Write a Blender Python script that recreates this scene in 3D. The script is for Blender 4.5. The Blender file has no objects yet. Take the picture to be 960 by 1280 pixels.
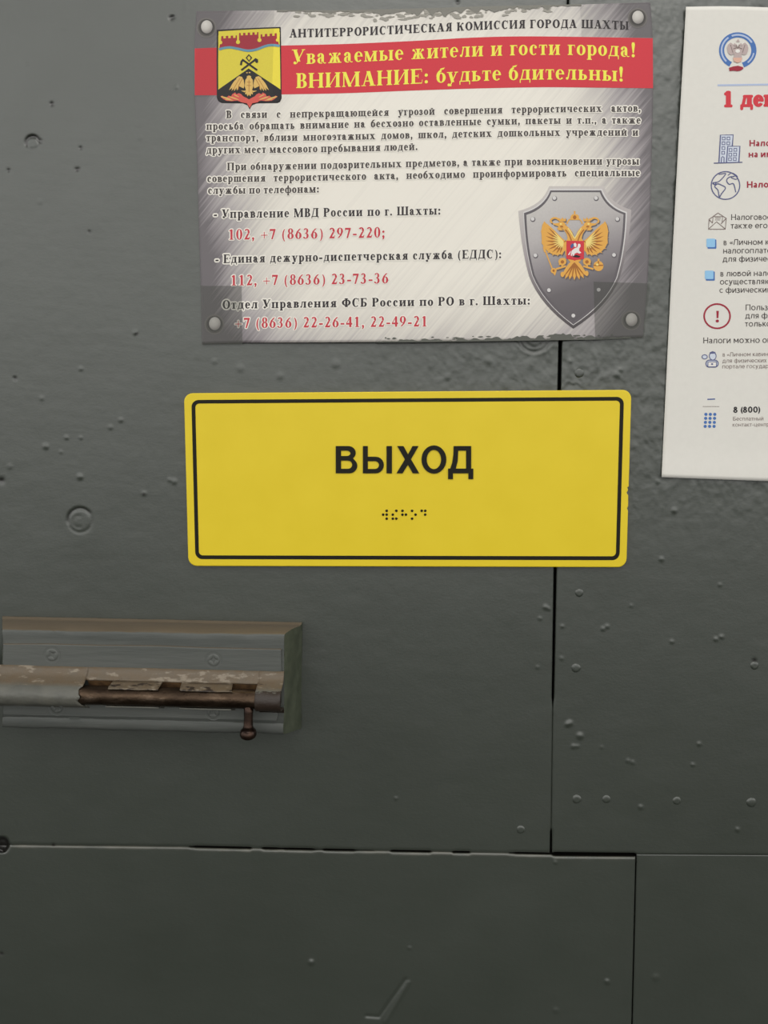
import bpy, bmesh, math, random
import numpy as np
from mathutils import Matrix, Vector

# ------------------------------------------------------------------ camera
FPX, CX, CY = 960.0, 480.0, 640.0           # focal length and centre, in pixels of the 960x1280 frame
def _n(v): v = np.array(v, float); return v / np.linalg.norm(v)
down_c = _n((492 - CX, 11000 - CY, FPX))    # the door's "down" seen by the camera (x right, y down, z forward)
left_c = np.array((-20000 - CX, 670 - CY, FPX), float)
left_c = _n(left_c - down_c * left_c.dot(down_c))
XC, ZC = -left_c, -down_c
YC = np.cross(ZC, XC)
RW = np.stack([XC, YC, ZC])                 # rows: world axes in camera coords
CAM = np.array((0.0, -0.515, 1.55))
cam_data = bpy.data.cameras.new('camera'); cam = bpy.data.objects.new('camera', cam_data)
bpy.context.scene.collection.objects.link(cam); bpy.context.scene.camera = cam
cam_data.sensor_fit = 'VERTICAL'; cam_data.sensor_height = 32.0; cam_data.lens = 32.0 * FPX / 1280.0
cam_data.clip_start = 0.01
ax = [RW[:, 0], -RW[:, 1], -RW[:, 2]]
cam.matrix_world = Matrix(((ax[0][0], ax[1][0], ax[2][0], CAM[0]), (ax[0][1], ax[1][1], ax[2][1], CAM[1]),
                           (ax[0][2], ax[1][2], ax[2][2], CAM[2]), (0, 0, 0, 1)))
def W(px, py, h=0.0):
    """the point of the door's face seen at a photo pixel, h metres in front of the face"""
    px = np.asarray(px, float); py = np.asarray(py, float); h = np.asarray(h, float)
    a = (px - CX) / FPX; b = (py - CY) / FPX
    d = a[..., None] * RW[:, 0] + b[..., None] * RW[:, 1] + RW[:, 2]
    t = (-h - CAM[1]) / d[..., 1]
    return CAM + d * t[..., None]

# ------------------------------------------------------------------ light
scn = bpy.context.scene
scn.view_settings.view_transform = 'Standard'; scn.view_settings.look = 'None'
scn.view_settings.exposure = 0.0; scn.view_settings.gamma = 1.0; scn.view_settings.use_curve_mapping = False
world = bpy.data.worlds.new('world'); scn.world = world; world.use_nodes = True
wn = world.node_tree.nodes; wl = world.node_tree.links; wn.clear()
tc = wn.new('ShaderNodeTexCoord'); sx = wn.new('ShaderNodeSeparateXYZ'); cr = wn.new('ShaderNodeValToRGB')
mr = wn.new('ShaderNodeMapRange'); bg = wn.new('ShaderNodeBackground'); wo = wn.new('ShaderNodeOutputWorld')
mr.inputs[1].default_value = -1; mr.inputs[2].default_value = 1
wl.new(tc.outputs['Generated'], sx.inputs[0]); wl.new(sx.outputs['Z'], mr.inputs[0]); wl.new(mr.outputs[0], cr.inputs[0])
wl.new(cr.outputs[0], bg.inputs[0]); wl.new(bg.outputs[0], wo.inputs[0])
e = cr.color_ramp.elements                  # a hall: dark floor below, a pale wall with high windows opposite, ceiling above
e[0].position = 0.20; e[0].color = (0.022, 0.022, 0.019, 1)
e[1].position = 1.0; e[1].color = (0.42, 0.41, 0.39, 1)
for p_, g_ in ((0.30, 0.055), (0.40, 0.30), (0.48, 0.84), (0.58, 1.44), (0.70, 1.98), (0.78, 1.25), (0.88, 0.40)):
    x = e.new(p_); x.color = (g_, g_ * .995, g_ * .965, 1)
bg.inputs[1].default_value = 1.0
def area(name, loc, target, size, power, color):
    l = bpy.data.lights.new(name, 'AREA'); l.shape = 'RECTANGLE'; l.size, l.size_y = size; l.energy = power; l.color = color
    o = bpy.data.objects.new(name, l); scn.collection.objects.link(o); o.location = loc
    o.rotation_euler = (Vector(target) - Vector(loc)).to_track_quat('-Z', 'Y').to_euler()
    return o
area('added_overhead_light', (0.15, -0.80, 2.55), (0.03, 0, 1.60), (0.9, 0.5), 3.6, (1.0, 0.97, 0.92))  # unseen area light added overhead so brightness falls off down the door

# ------------------------------------------------------------------ helpers
def link(o, parent=None):
    scn.collection.objects.link(o)
    if parent is not None:
        o.parent = parent; o.matrix_parent_inverse = Matrix.Translation(-Vector(parent.location))
    return o
def mesh_obj(name, verts, faces, mat, parent=None, smooth=False, label=None):
    me = bpy.data.meshes.new(name); verts = np.asarray(verts, float).reshape(-1, 3)
    me.from_pydata([tuple(v) for v in verts], [], [tuple(f) for f in faces])
    me.materials.append(mat)
    if smooth: me.polygons.foreach_set('use_smooth', [True] * len(me.polygons))
    me.update()
    o = link(bpy.data.objects.new(name, me), parent)
    if label: o['label'] = label
    return o
def empty(name, loc, label, cat, kind=None, group=None):
    o = bpy.data.objects.new(name, None); o.empty_display_size = .02; link(o); o.location = loc
    o['label'] = label; o['category'] = cat
    if kind: o['kind'] = kind
    if group: o['group'] = group
    return o
def grid_obj(name, P, mat, parent=None, smooth=True, label=None):
    """P: (rows, cols, 3); rows go down the picture, columns to the right; faces look at the viewer"""
    r, c = P.shape[:2]; me = bpy.data.meshes.new(name)
    i = np.arange(r * c).reshape(r, c)
    q = np.stack([i[:-1, :-1], i[1:, :-1], i[1:, 1:], i[:-1, 1:]], -1).reshape(-1, 4)
    me.vertices.add(r * c); me.vertices.foreach_set('co', P.reshape(-1).astype(np.float32))
    me.loops.add(q.size); me.loops.foreach_set('vertex_index', q.reshape(-1).astype(np.int32))
    me.polygons.add(len(q)); me.polygons.foreach_set('loop_start', np.arange(0, q.size, 4, dtype=np.int32))
    me.polygons.foreach_set('loop_total', np.full(len(q), 4, np.int32))
    me.polygons.foreach_set('use_smooth', np.full(len(q), smooth))
    me.update(calc_edges=True); me.validate(); me.materials.append(mat)
    o = link(bpy.data.objects.new(name, me), parent)
    if label: o['label'] = label
    return o
def attr(o, name, values):
    a = o.data.attributes.new(name, 'FLOAT', 'POINT'); a.data.foreach_set('value', np.asarray(values, np.float32).reshape(-1))

def _hash(ix, iy, seed):
    n = (ix.astype(np.int64) * 374761393 + iy.astype(np.int64) * 668265263 + seed * 1442695041) & 0xffffffff
    n = ((n ^ (n >> 13)) * 1274126177) & 0xffffffff
    n = ((n ^ (n >> 16)) * 2246822519) & 0xffffffff
    return ((n ^ (n >> 15)) & 0xffffff) / float(0xffffff)
def vn(x, y, seed=0):
    ix = np.floor(x); iy = np.floor(y); fx = x - ix; fy = y - iy
    fx = fx * fx * fx * (fx * (fx * 6 - 15) + 10); fy = fy * fy * fy * (fy * (fy * 6 - 15) + 10)
    a = _hash(ix, iy, seed); b = _hash(ix + 1, iy, seed); c = _hash(ix, iy + 1, seed); d = _hash(ix + 1, iy + 1, seed)
    return (a + (b - a) * fx) * (1 - fy) + (c + (d - c) * fx) * fy - 0.5
def fbm(x, y, seed=0, n=4):
    s = 0; a = 1.0
    for k in range(n): s = s + a * vn(x * 2 ** k + 17.3 * k, y * 2 ** k + 9.1 * k, seed + k); a *= .5
    return s
def sst(a, b, x):
    t = np.clip((x - a) / (b - a), 0, 1); return t * t * (3 - 2 * t)

# ------------------------------------------------------------------ materials
def lin(r, g, b):
    f = lambda c: (c / 255 / 12.92) if c / 255 <= .04045 else ((c / 255 + .055) / 1.055) ** 2.4
    return (f(r), f(g), f(b), 1)
class NT:
    def __init__(s, name):
        s.m = bpy.data.materials.new(name); s.m.use_nodes = True; s.n = s.m.node_tree.nodes; s.l = s.m.node_tree.links
        s.b = s.n['Principled BSDF']
    def new(s, t, **kw):
        n = s.n.new(t)
        for k, v in kw.items():
            if k.startswith('i_'): n.inputs[int(k[2:]) if k[2:].isdigit() else k[2:]].default_value = v
            else: setattr(n, k, v)
        return n
    def noise(s, scale, detail=4, rough=.5, vec=None, mscale=None, rot=None):
        n = s.new('ShaderNodeTexNoise'); n.inputs['Scale'].default_value = scale; n.inputs['Detail'].default_value = detail
        n.inputs['Roughness'].default_value = rough
        t = s.new('ShaderNodeTexCoord'); src = t.outputs['Object']
        if mscale:
            if rot:
                m0 = s.new('ShaderNodeMapping'); m0.inputs['Rotation'].default_value = rot; s.l.new(src, m0.inputs[0]); src = m0.outputs[0]
            mp = s.new('ShaderNodeMapping'); mp.inputs['Scale'].default_value = mscale
            s.l.new(src, mp.inputs[0]); src = mp.outputs[0]
        s.l.new(src, n.inputs['Vector']); return n.outputs['Fac']
    def ramp(s, fac, stops):
        r = s.new('ShaderNodeValToRGB'); e = r.color_ramp.elements
        e[0].position, e[0].color = stops[0]; e[1].position, e[1].color = stops[-1]
        for p, c in stops[1:-1]: q = e.new(p); q.color = c
        s.l.new(fac, r.inputs[0]); return r.outputs[0]
    def mix(s, fac, a, b, mode='MIX'):
        m = s.new('ShaderNodeMix', data_type='RGBA', blend_type=mode)
        for sock, v in ((m.inputs[0], fac), (m.inputs[6], a), (m.inputs[7], b)):
            if hasattr(v, 'is_linked'): s.l.new(v, sock)
            else: sock.default_value = v
        return m.outputs[2]
    def math(s, op, a, b=0.0, clamp=False):
        m = s.new('ShaderNodeMath', operation=op, use_clamp=clamp)
        for sock, v in ((m.inputs[0], a), (m.inputs[1], b)):
            if hasattr(v, 'is_linked'): s.l.new(v, sock)
            else: sock.default_value = v
        return m.outputs[0]
    def bump(s, fac, strength, dist=.001):
        b = s.new('ShaderNodeBump'); b.inputs['Strength'].default_value = strength; b.inputs['Distance'].default_value = dist
        s.l.new(fac, b.inputs['Height']); s.l.new(b.outputs[0], s.b.inputs['Normal']); return b
    def set(s, color=None, rough=None, metal=None, spec=None):
        for k, v in (('Base Color', color), ('Roughness', rough), ('Metallic', metal), ('Specular IOR Level', spec)):
            if v is None: continue
            if hasattr(v, 'is_linked'): s.l.new(v, s.b.inputs[k])
            else: s.b.inputs[k].default_value = v
        return s.m
def flat(name, rgb, rough=.55, spec=.4, metal=0):
    """an ink, paint or plastic with a faint grain of its own"""
    n = NT(name); c = lin(*rgb); f = n.noise(900, 2)
    d = tuple(v * .9 for v in c[:3]) + (1,); u = tuple(min(1, v * 1.1) for v in c[:3]) + (1,)
    return n.set(n.mix(f, d, u), rough, metal, spec)
def upward(n, lo=.45, hi=.8):
    g = n.new('ShaderNodeNewGeometry'); s = n.new('ShaderNodeSeparateXYZ'); n.l.new(g.outputs['Normal'], s.inputs[0])
    r = n.new('ShaderNodeMapRange', interpolation_type='SMOOTHSTEP'); r.inputs[1].default_value = lo; r.inputs[2].default_value = hi
    n.l.new(s.outputs['Z'], r.inputs[0]); return r.outputs[0]
def attribute(n, name):
    a = n.new('ShaderNodeAttribute'); a.attribute_name = name; return a.outputs['Fac']

def door_paint():
    n = NT('grey_green_gloss_paint')
    c = n.ramp(n.noise(7, 5), [(.3, lin(55, 60, 53)), (.7, lin(60, 65, 58))])
    c = n.mix(n.math('MULTIPLY', n.noise(60, 4), .35), c, lin(52, 55, 50))
    c = n.mix(attribute(n, 'dust'), c, lin(112, 108, 96))
    c = n.mix(attribute(n, 'wear_gap_shade'), c, lin(20, 17, 14))
    f = n.noise(420, 3, .6, mscale=(1, 1, 1.7))
    n.bump(f, .12, .0006)
    r = n.math('ADD', n.math('MULTIPLY', n.noise(25, 4), .12), .30)
    return n.set(c, r, 0, 1.0)
M_door = door_paint()
def wood_paint():
    n = NT('grey_paint_on_wood')
    c = n.ramp(n.noise(60, 5, .6, mscale=(.12, 1, 1.6)), [(.3, lin(76, 79, 76)), (.7, lin(92, 94, 90))])
    c = n.mix(n.math('MULTIPLY', upward(n, .62, .92), .8), c, lin(104, 90, 71))      # brown dust lying on the ledges
    n.bump(n.noise(260, 4, .6, mscale=(.15, 1, 1.4)), .35, .0008)
    return n.set(c, .5, 0, .45)
M_block = wood_paint()
def endgrain_paint():
    n = NT('green_paint_on_end_grain')
    c = n.ramp(n.noise(120, 5, .6), [(.3, lin(62, 68, 54)), (.7, lin(80, 85, 70))])
    n.bump(n.noise(300, 4), .4, .0008); return n.set(c, .6, 0, .35)
M_endgrain = endgrain_paint()
def housing_paint():
    n = NT('grey_paint_over_steel')
    c = n.ramp(n.noise(70, 5), [(.35, lin(88, 88, 82)), (.65, lin(100, 99, 91))])
    c = n.mix(n.math('MULTIPLY', attribute(n, 'dust'), n.math('ADD', n.math('MULTIPLY', n.noise(140, 4, .6), .9), .45), True), c, lin(98, 84, 66))
    flake = n.ramp(n.noise(230, 4, .6, mscale=(.45, 1, 1)), [(.56, (0, 0, 0, 1)), (.64, (1, 1, 1, 1))])
    c = n.mix(n.math('MULTIPLY', flake, n.math('MULTIPLY', attribute(n, 'dust'), .75)), c, lin(142, 131, 115))
    chip = n.math('ADD', n.noise(180, 4, .65, mscale=(.5, 1, 1)), attribute(n, 'chips'))
    c = n.mix(n.ramp(chip, [(.92, (0, 0, 0, 1)), (.98, (1, 1, 1, 1))]), c, lin(46, 36, 29))
    n.bump(n.noise(260, 4, .6), .5, .0009); return n.set(c, .45, 0, .5)
M_housing = housing_paint()
def old_metal():
    n = NT('browned_steel')
    c = n.ramp(n.noise(160, 5, .6, mscale=(.3, 1, 1)), [(.3, lin(50, 39, 31)), (.55, lin(80, 65, 52)), (.75, lin(128, 110, 94))])
    n.bump(n.noise(650, 4, .6), .45, .0004)
    r = n.math('ADD', n.math('MULTIPLY', n.noise(300, 4), .35), .15)
    return n.set(c, r, .9, .5)
M_metal = old_metal()
def rust():
    n = NT('rusty_recess'); c = n.ramp(n.noise(200, 4), [(.35, lin(70, 50, 32)), (.65, lin(104, 78, 50))])
    return n.set(c, .75, 0, .3)
M_rust = rust()
M_dark = flat('black_gap', (14, 13, 12), .8, .2)
# ------------------------------------------------------------------ the door: four painted boards on a dark backing
door = empty('door_1', (0, 0, 0.9), 'grey-green painted wooden door of large boards carrying the notices and the latch', 'door', 'structure')
BUMPS = [(169,416,4,.5),(101,461,4,.3),(52,498,4,.25),(57,558,5,.45),(83,547,3.5,.35),(76,565,3,.25),(101,547,3,.3),(151,525,4,.3),
 (138,534,4,.25),(100,596,5,.5),(180,617,4,.4),(218,602,5,.35),(212,600,4,.25),(12,583,5,.2),(714,451,4,.4),(771,468,6,.5),(775,462,4,.4),
 (843,638,5,.55),(822,602,4,.3),(682,759,4,.45),(686,761,3,.3),(703,783,3,.35),(754,786,3.5,.4),(759,783,3.5,.4),(827,699,4,.4),(900,731,3,.3),
 (789,757,2.5,.25),(840,802,3,.4),(895,799,3.5,.45),(902,796,3.5,.45),(675,773,3,.3),(672,834,3,.25),(712,904,5,.6),(709,906,4,.4),(725,920,5.5,.6),
 (717,933,4,.4),(722,933,3,.3),(752,934,2.5,.25),(785,951,3.5,.3),(791,953,3.5,.3),(874,930,3.5,.4),(866,956,3,.35),(801,1009,4,.4),(922,1037,3.5,.4),
 (702,823,3,.3),(389,1203,5,.6),(512,1185,3,.35),(759,1227,4.5,.5),(820,1222,6,.25),(695,1263,5,.25),(694,1078,3,.3),(495,998,3,.3),
 (33,80,4,.15),(220,109,4,.2),(50,252,5,.15),(175,172,4,.12),(268,452,5,.2),(300,460,7,.2),(420,455,8,.25),(350,470,6,.2),(610,450,7,.25),(560,470,6,.25)]
PITS = [(65,130,3,.9),(101,185,2.2,.8),(96,212,2.6,.8),(99,211,1.6,.6),(11,213,2.2,.8),(112,290,1.8,.7),(214,22.5,3,.9),(217,21,2,.8),(19,473,2.4,.8),(2,601,4,1.0),
 (572,3,2.5,1),(943,826,3,.5),(171,417,2.2,.4),(67,1056,2,.4),(180,617.5,1.5,.5),(2,1192,1.8,.6)]
def seg_d(x, y, a, b):
    ax_, ay_ = a; bx_, by_ = b; L = (bx_ - ax_) ** 2 + (by_ - ay_) ** 2
    t = np.clip(((x - ax_) * (bx_ - ax_) + (y - ay_) * (by_ - ay_)) / L, 0, 1)
    return np.hypot(x - ax_ - t * (bx_ - ax_), y - ay_ - t * (by_ - ay_))
def relief(x, y):
    """height of the paint over the face in millimetres, and how worn it is (0..1)"""
    wx = x + 10 * vn(x / 19, y / 27, 5); wy = y + 10 * vn(x / 19, y / 27, 6)
    h = .35 * fbm(x / 130, y / 110, 1, 3) + .06 * fbm(x / 28, y / 14, 2, 3)
    rough = sst(640, 800, x + 40 * vn(x / 60, y / 60, 8)) * sst(720, 560, y) * .8 + .75 * sst(410, 440, y) * sst(520, 480, y) * sst(300, 640, x)
    rough = np.clip(rough + .05 + .10 * sst(1040, 300, y), 0, 1.1)
    ridg = (1 - np.abs(fbm(wx / 24, wy / 30, 3, 2)) * 3.2)
    h = h + rough * (.46 * fbm(wx / 8, wy / 13, 4, 3) + .12 * np.clip(ridg, 0, 1) ** 2)
    h = h + .14 * rough * fbm(x / 4, y / 5.5, 9, 2)
    h = h + .035 * fbm((x + y * .15) / 40, (y - x * .1) / 4.5, 11, 2) * sst(900, 500, y)
    wear_gap_shade = np.zeros_like(x)
    for bx, by, r, a in BUMPS:
        m = (np.abs(x - bx) < 3 * r) & (np.abs(y - by) < 3 * r)
        d2 = ((x[m] - bx) ** 2 + (y[m] - by) ** 2) / (r * r); h[m] += 1.6 * a * np.exp(-(d2 * 2.2) ** 1.5)
    for bx, by, r, a in PITS:
        m = (np.abs(x - bx) < 3 * r) & (np.abs(y - by) < 3 * r)
        d2 = ((x[m] - bx) ** 2 + (y[m] - by) ** 2) / (r * r); h[m] -= a * np.exp(-d2 * 1.3)
        wear_gap_shade[m] = np.maximum(wear_gap_shade[m], np.clip(1.35 * np.exp(-d2 * 1.1), 0, 1))
    # chipped ring at the top left, filled screw holes with cracked rims
    def ring(cx, cy, r, w, a0, a1, depth, wr, bulge=0.0):
        m = (np.abs(x - cx) < 2.4 * r) & (np.abs(y - cy) < 2.4 * r)
        d = np.hypot(x[m] - cx, (y[m] - cy)); an = np.degrees(np.arctan2(y[m] - cy, x[m] - cx)) % 360
        mid = ((a0 + a1) / 2) % 360; half = (a1 - a0) / 2; da = np.abs((an - mid + 180) % 360 - 180)
        k = sst(half + 12, half - 12, da) if half < 179 else 1.0
        g = np.exp(-((d - r) / w) ** 2) * k
        h[m] += -depth * g + bulge * np.exp(-(d / (r * .75)) ** 4)
        wear_gap_shade[m] = np.maximum(wear_gap_shade[m], np.clip(wr * g, 0, 1))
    ring(41, 178.5, 8.2, 2.0, 150, 350, .9, 1.25); ring(41, 178.5, 8, 1.2, 0, 360, .35, .25); ring(50.5, 177, 1.6, 1.7, 0, 360, .5, .8)
    ring(100, 650, 15, 1.7, 165, 330, .7, .75); ring(100, 651, 14.5, 1.6, 0, 360, .4, .18, .12); ring(98, 652, 7, 2.0, 60, 300, .25, .1)
    ring(668, 421, 19, 2.4, 20, 165, .6, .35); ring(668, 421, 13, 2.2, 20, 165, .45, .25); ring(668, 418, 25, 2.2, 30, 150, -.3, 0)
    # a ridge of paint run dry near the bottom, and the wavy lip above the sign
    d = np.minimum(seg_d(x, y, (507, 1224), (474, 1271)), seg_d(x, y, (474, 1271), (458, 1270))); h -= .8 * np.exp(-(d / 1.7) ** 2)
    d = seg_d(x, y, (511, 1228), (482, 1277)); h += .6 * np.exp(-(d / 2.2) ** 2)
    d = np.abs(y - (480 + 3 * np.sin(x / 5.0) + 2 * np.sin(x / 2.1))) + 50 * (x < 695) + 50 * (x > 727); h += .35 * np.exp(-(d / 1.8) ** 2)
    d = np.hypot(x - 2, y - 1056); h -= 5.5 * sst(11, 8, d + 2 * vn(x / 4, y / 4, 3)); wear_gap_shade = np.maximum(wear_gap_shade, sst(12, 8.5, d) * .95)
    return h, wear_gap_shade
def seam_x(y): return np.interp(y, [-250, 0, 430, 709, 880, 1065, 1090], [716, 710, 700.3, 694, 691, 688.6, 688.4])
def seam_y(x): return np.interp(x, [-300, 0, 225, 430, 688, 795, 1300], [1052, 1055.5, 1058, 1062.5, 1067, 1068, 1071])
def seam_x2(y): return np.interp(y, [1060, 1072, 1280, 1600], [795, 795, 790, 783])
def half_gap_v(y): return np.interp(y, [-250, 425, 490, 705, 720, 870, 885, 1034, 1040, 1064, 1090], [0.6, 2.0, 2.1, 1.7, 1.8, 1.5, .15, .15, 1.2, 1.5, 1.6])
def half_gap_h(x):
    g = np.interp(x, [-300, 222, 226, 690, 694, 793, 797, 1300], [.15, .15, 1.3, 1.2, 2.1, 1.9, .15, .15])
    broken = sst(-.06, .10, vn(x / 16.0, x * 0 + 3.3, 21) + .10)
    return np.where((x > 222) & (x < 690), .12 + g * broken, g)
def dens(lo, hi, in0, in1, fine, coarse):
    a = np.arange(lo, in0, coarse); b = np.arange(max(lo, in0), min(hi, in1), fine); c = np.arange(in1, hi, coarse) if hi > in1 else np.array([])
    return np.concatenate([a[a < in0], b, c, [hi]])
def board(xl, xr, yt, yb, nx, ny, proud, round_px, label):
    """xl, xr: edge x as a function of y; yt, yb: edge y as a function of x; nx, ny: nominal sample positions"""
    s = (nx - nx[0]) / (nx[-1] - nx[0]); t = (ny - ny[0]) / (ny[-1] - ny[0])
    X = np.tile(nx, (len(ny), 1)); Y = np.tile(ny[:, None], (1, len(nx)))
    for _ in range(3):
        L = xl(Y); R = xr(Y); X = L + (R - L) * s[None, :]
        T = yt(X); B = yb(X); Y = T + (B - T) * t[:, None]
    h, wear_gap_shade = relief(X, Y)
    el, er, et, eb = round_px
    drop = 0
    jit = 1 + .8 * vn(X / 7, Y / 7, 31)
    for e_, dist in ((el, X - L), (er, R - X), (et, Y - T), (eb, B - Y)):
        if e_ > 0:
            q = np.clip(1 - dist / (e_ * jit), 0, 1); drop = drop + .9 * (1 - np.sqrt(1 - q * q * .98)) * min(1, e_ / 3)
    H = (h + proud - drop) * .001
    P = W(X, Y, H)
    # edges turn back into the gaps
    def skirt(P, axis, first):
        e_ = np.take(P, [0 if first else -1], axis); e1 = e_.copy(); e1[..., 1] += .0010; e2 = e_.copy(); e2[..., 1] = .009
        return np.concatenate([e2, e1, P] if first else [P, e1, e2], axis)
    wv = wear_gap_shade
    dust = np.zeros_like(X)
    dust = np.maximum(dust, sst(5, 1.5, Y - T) * (Y > 1040) * (.5 if et > 2 else 0) * (.55 + vn(X / 14, Y / 9, 41)))  # lower left board's top edge painted paler, standing in for light it catches
    for axis in (0, 1):
        for first in (True, False):
            P = skirt(P, axis, first)
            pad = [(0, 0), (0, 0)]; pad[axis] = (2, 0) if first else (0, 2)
            wv = np.pad(wv, pad, mode='constant', constant_values=1.0); dust = np.pad(dust, pad)  # shade and dirt of the gaps painted near-black onto the board edges
    o = grid_obj('board', P, M_door, door, True, label); attr(o, 'wear_gap_shade', wv); attr(o, 'dust', np.clip(dust, 0, 1))
    return o
F = 1.7
c_ = lambda v: (lambda a: np.full_like(a, v))
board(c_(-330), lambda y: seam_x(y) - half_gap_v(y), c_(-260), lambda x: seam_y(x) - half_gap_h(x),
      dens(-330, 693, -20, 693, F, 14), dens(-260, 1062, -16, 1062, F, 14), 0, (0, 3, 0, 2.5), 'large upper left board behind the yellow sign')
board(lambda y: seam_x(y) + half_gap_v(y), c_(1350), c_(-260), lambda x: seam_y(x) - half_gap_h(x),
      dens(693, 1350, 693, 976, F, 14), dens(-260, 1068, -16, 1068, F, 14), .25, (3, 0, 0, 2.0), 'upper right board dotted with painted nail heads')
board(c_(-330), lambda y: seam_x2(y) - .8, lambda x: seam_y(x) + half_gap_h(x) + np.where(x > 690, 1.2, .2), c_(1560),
      dens(-330, 792, -20, 792, F, 14), dens(1066, 1560, 1066, 1296, F, 14), .45, (0, 2.8, 2.8, 0), 'lower left board with a top edge painted paler as caught light')
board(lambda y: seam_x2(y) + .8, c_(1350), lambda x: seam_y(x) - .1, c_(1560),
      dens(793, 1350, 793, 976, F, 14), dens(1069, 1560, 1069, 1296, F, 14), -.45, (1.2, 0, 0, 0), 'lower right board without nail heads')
b0 = W(-330, -260, -.010); b1 = W(1350, 1560, -.010)
xs = [b0[0], b1[0]]; zs = [b1[2], b0[2]]
mesh_obj('backing', [(xs[0], y_, z) for y_ in (.0095, .03) for z in zs for x_ in (0,)] + [(xs[1], y_, z) for y_ in (.0095, .03) for z in zs],
         [(0, 4, 5, 1), (2, 3, 7, 6), (0, 1, 3, 2), (4, 6, 7, 5), (0, 2, 6, 4), (1, 5, 7, 3)], M_dark, door)

def disc_dome(cx, cy, r_px, h0, height, rings=5, seg=20, dimple=0.0, seed=0):
    """a low round head whose rim lies on the face; returns verts, faces"""
    c = W(cx, cy, h0); sc_ = (W(cx + 1, cy, h0) - c)[0]; R = r_px * sc_
    v = [(c[0], c[1] - height * (1 - dimple), c[2])]; f = []
    for k in range(1, rings + 1):
        q = k / rings
        for j in range(seg):
            a = 2 * math.pi * j / seg; rr = R * q * (1 + .03 * math.sin(3 * a + seed))
            hh = height * (math.sqrt(max(0, 1 - q * q)) if k < rings else -.12) * (1 - dimple * math.exp(-(q / .35) ** 2))
            v.append((c[0] + rr * math.cos(a), c[1] - hh, c[2] + rr * math.sin(a)))
    for j in range(seg): f.append((0, 1 + j, 1 + (j + 1) % seg))
    for k in range(rings - 1):
        for j in range(seg):
            a = 1 + k * seg + j; b = 1 + k * seg + (j + 1) % seg; f.append((a, a + seg, b + seg, b))
    return v, f
boards = [o for o in door.children if o.name.startswith('board')]
for i, (x_, y_, r_, hh) in enumerate([(724,741,5.5,.0011),(720,835,6,.0012),(721,999,6,.0012),(758,999,5.5,.0010),(846,1001,5.5,.0010),(939,1003,6.5,.0013),
                                      (943,832,5.5,.0012),(724,466,6.5,.0012),(651,1037,5.5,.0010)]):
    hb, _ = relief(np.array([[float(x_)]]), np.array([[float(y_)]]))
    v, f = disc_dome(x_, y_, r_, hb[0, 0] * .001 + (.00025 if x_ > 693 else 0), hh * .75, dimple=.18 if i % 2 == 0 else .08, seed=i)
    o = mesh_obj('nail_head', v, f, M_door, boards[1] if x_ > 693 else boards[0], True)
# ------------------------------------------------------------------ lettering: a bold serif face, drawn glyph by glyph (cap height 1)
class G:
    def __init__(s, H, S, t=.06, sf=.055, so=.075): s.p = []; s.H = H; s.S = S; s.t = t; s.sf = sf; s.so = so; s.w = 0
    def rect(s, x0, y0, x1, y1): s.p.append([(x0, y0), (x1, y0), (x1, y1), (x0, y1)])
    def stem(s, x, w=None, y0=0, y1=None, foot=1, head=1):
        w = w or s.S; y1 = s.H if y1 is None else y1; s.rect(x, y0, x + w, y1)
        so = s.so
        if foot: s.rect(x - so, y0, x + w + so, y0 + s.sf); s.p.append([(x - so * .3, y0 + s.sf), (x + w + so * .3, y0 + s.sf), (x + w, y0 + s.sf + .05), (x, y0 + s.sf + .05)])
        if head: s.rect(x - so, y1 - s.sf, x + w + so, y1); s.p.append([(x, y1 - s.sf - .05), (x + w, y1 - s.sf - .05), (x + w + so * .3, y1 - s.sf), (x - so * .3, y1 - s.sf)])
    def diag(s, xa, ya, xb, yb, w): s.p.append([(xa, ya), (xa + w, ya), (xb + w, yb), (xb, yb)])
    def serif(s, xc, y, w): s.rect(xc - w / 2, y, xc + w / 2, y + s.sf)
    def arc(s, cx, cy, rx, ry, tx, ty, a0=0, a1=360, n=None, tl=None):
        """ring piece; tx thickness at the right, tl at the left, ty at top and bottom"""
        n = n or max(6, int(abs(a1 - a0) / 15)); tl = tx if tl is None else tl; q = []
        for k in range(n + 1):
            a = math.radians(a0 + (a1 - a0) * k / n); c, d = math.cos(a), math.sin(a); th = tx if c > 0 else tl
            q.append(((cx + rx * c, cy + ry * d), (cx + (rx - th) * c, cy + (ry - ty) * d)))
        for k in range(n): s.p.append([q[k][0], q[k + 1][0], q[k + 1][1], q[k][1]])
    def blob(s, cx, cy, r): s.p.append([(cx + r * math.cos(k * math.pi / 4), cy + r * math.sin(k * math.pi / 4)) for k in range(8)])
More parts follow.
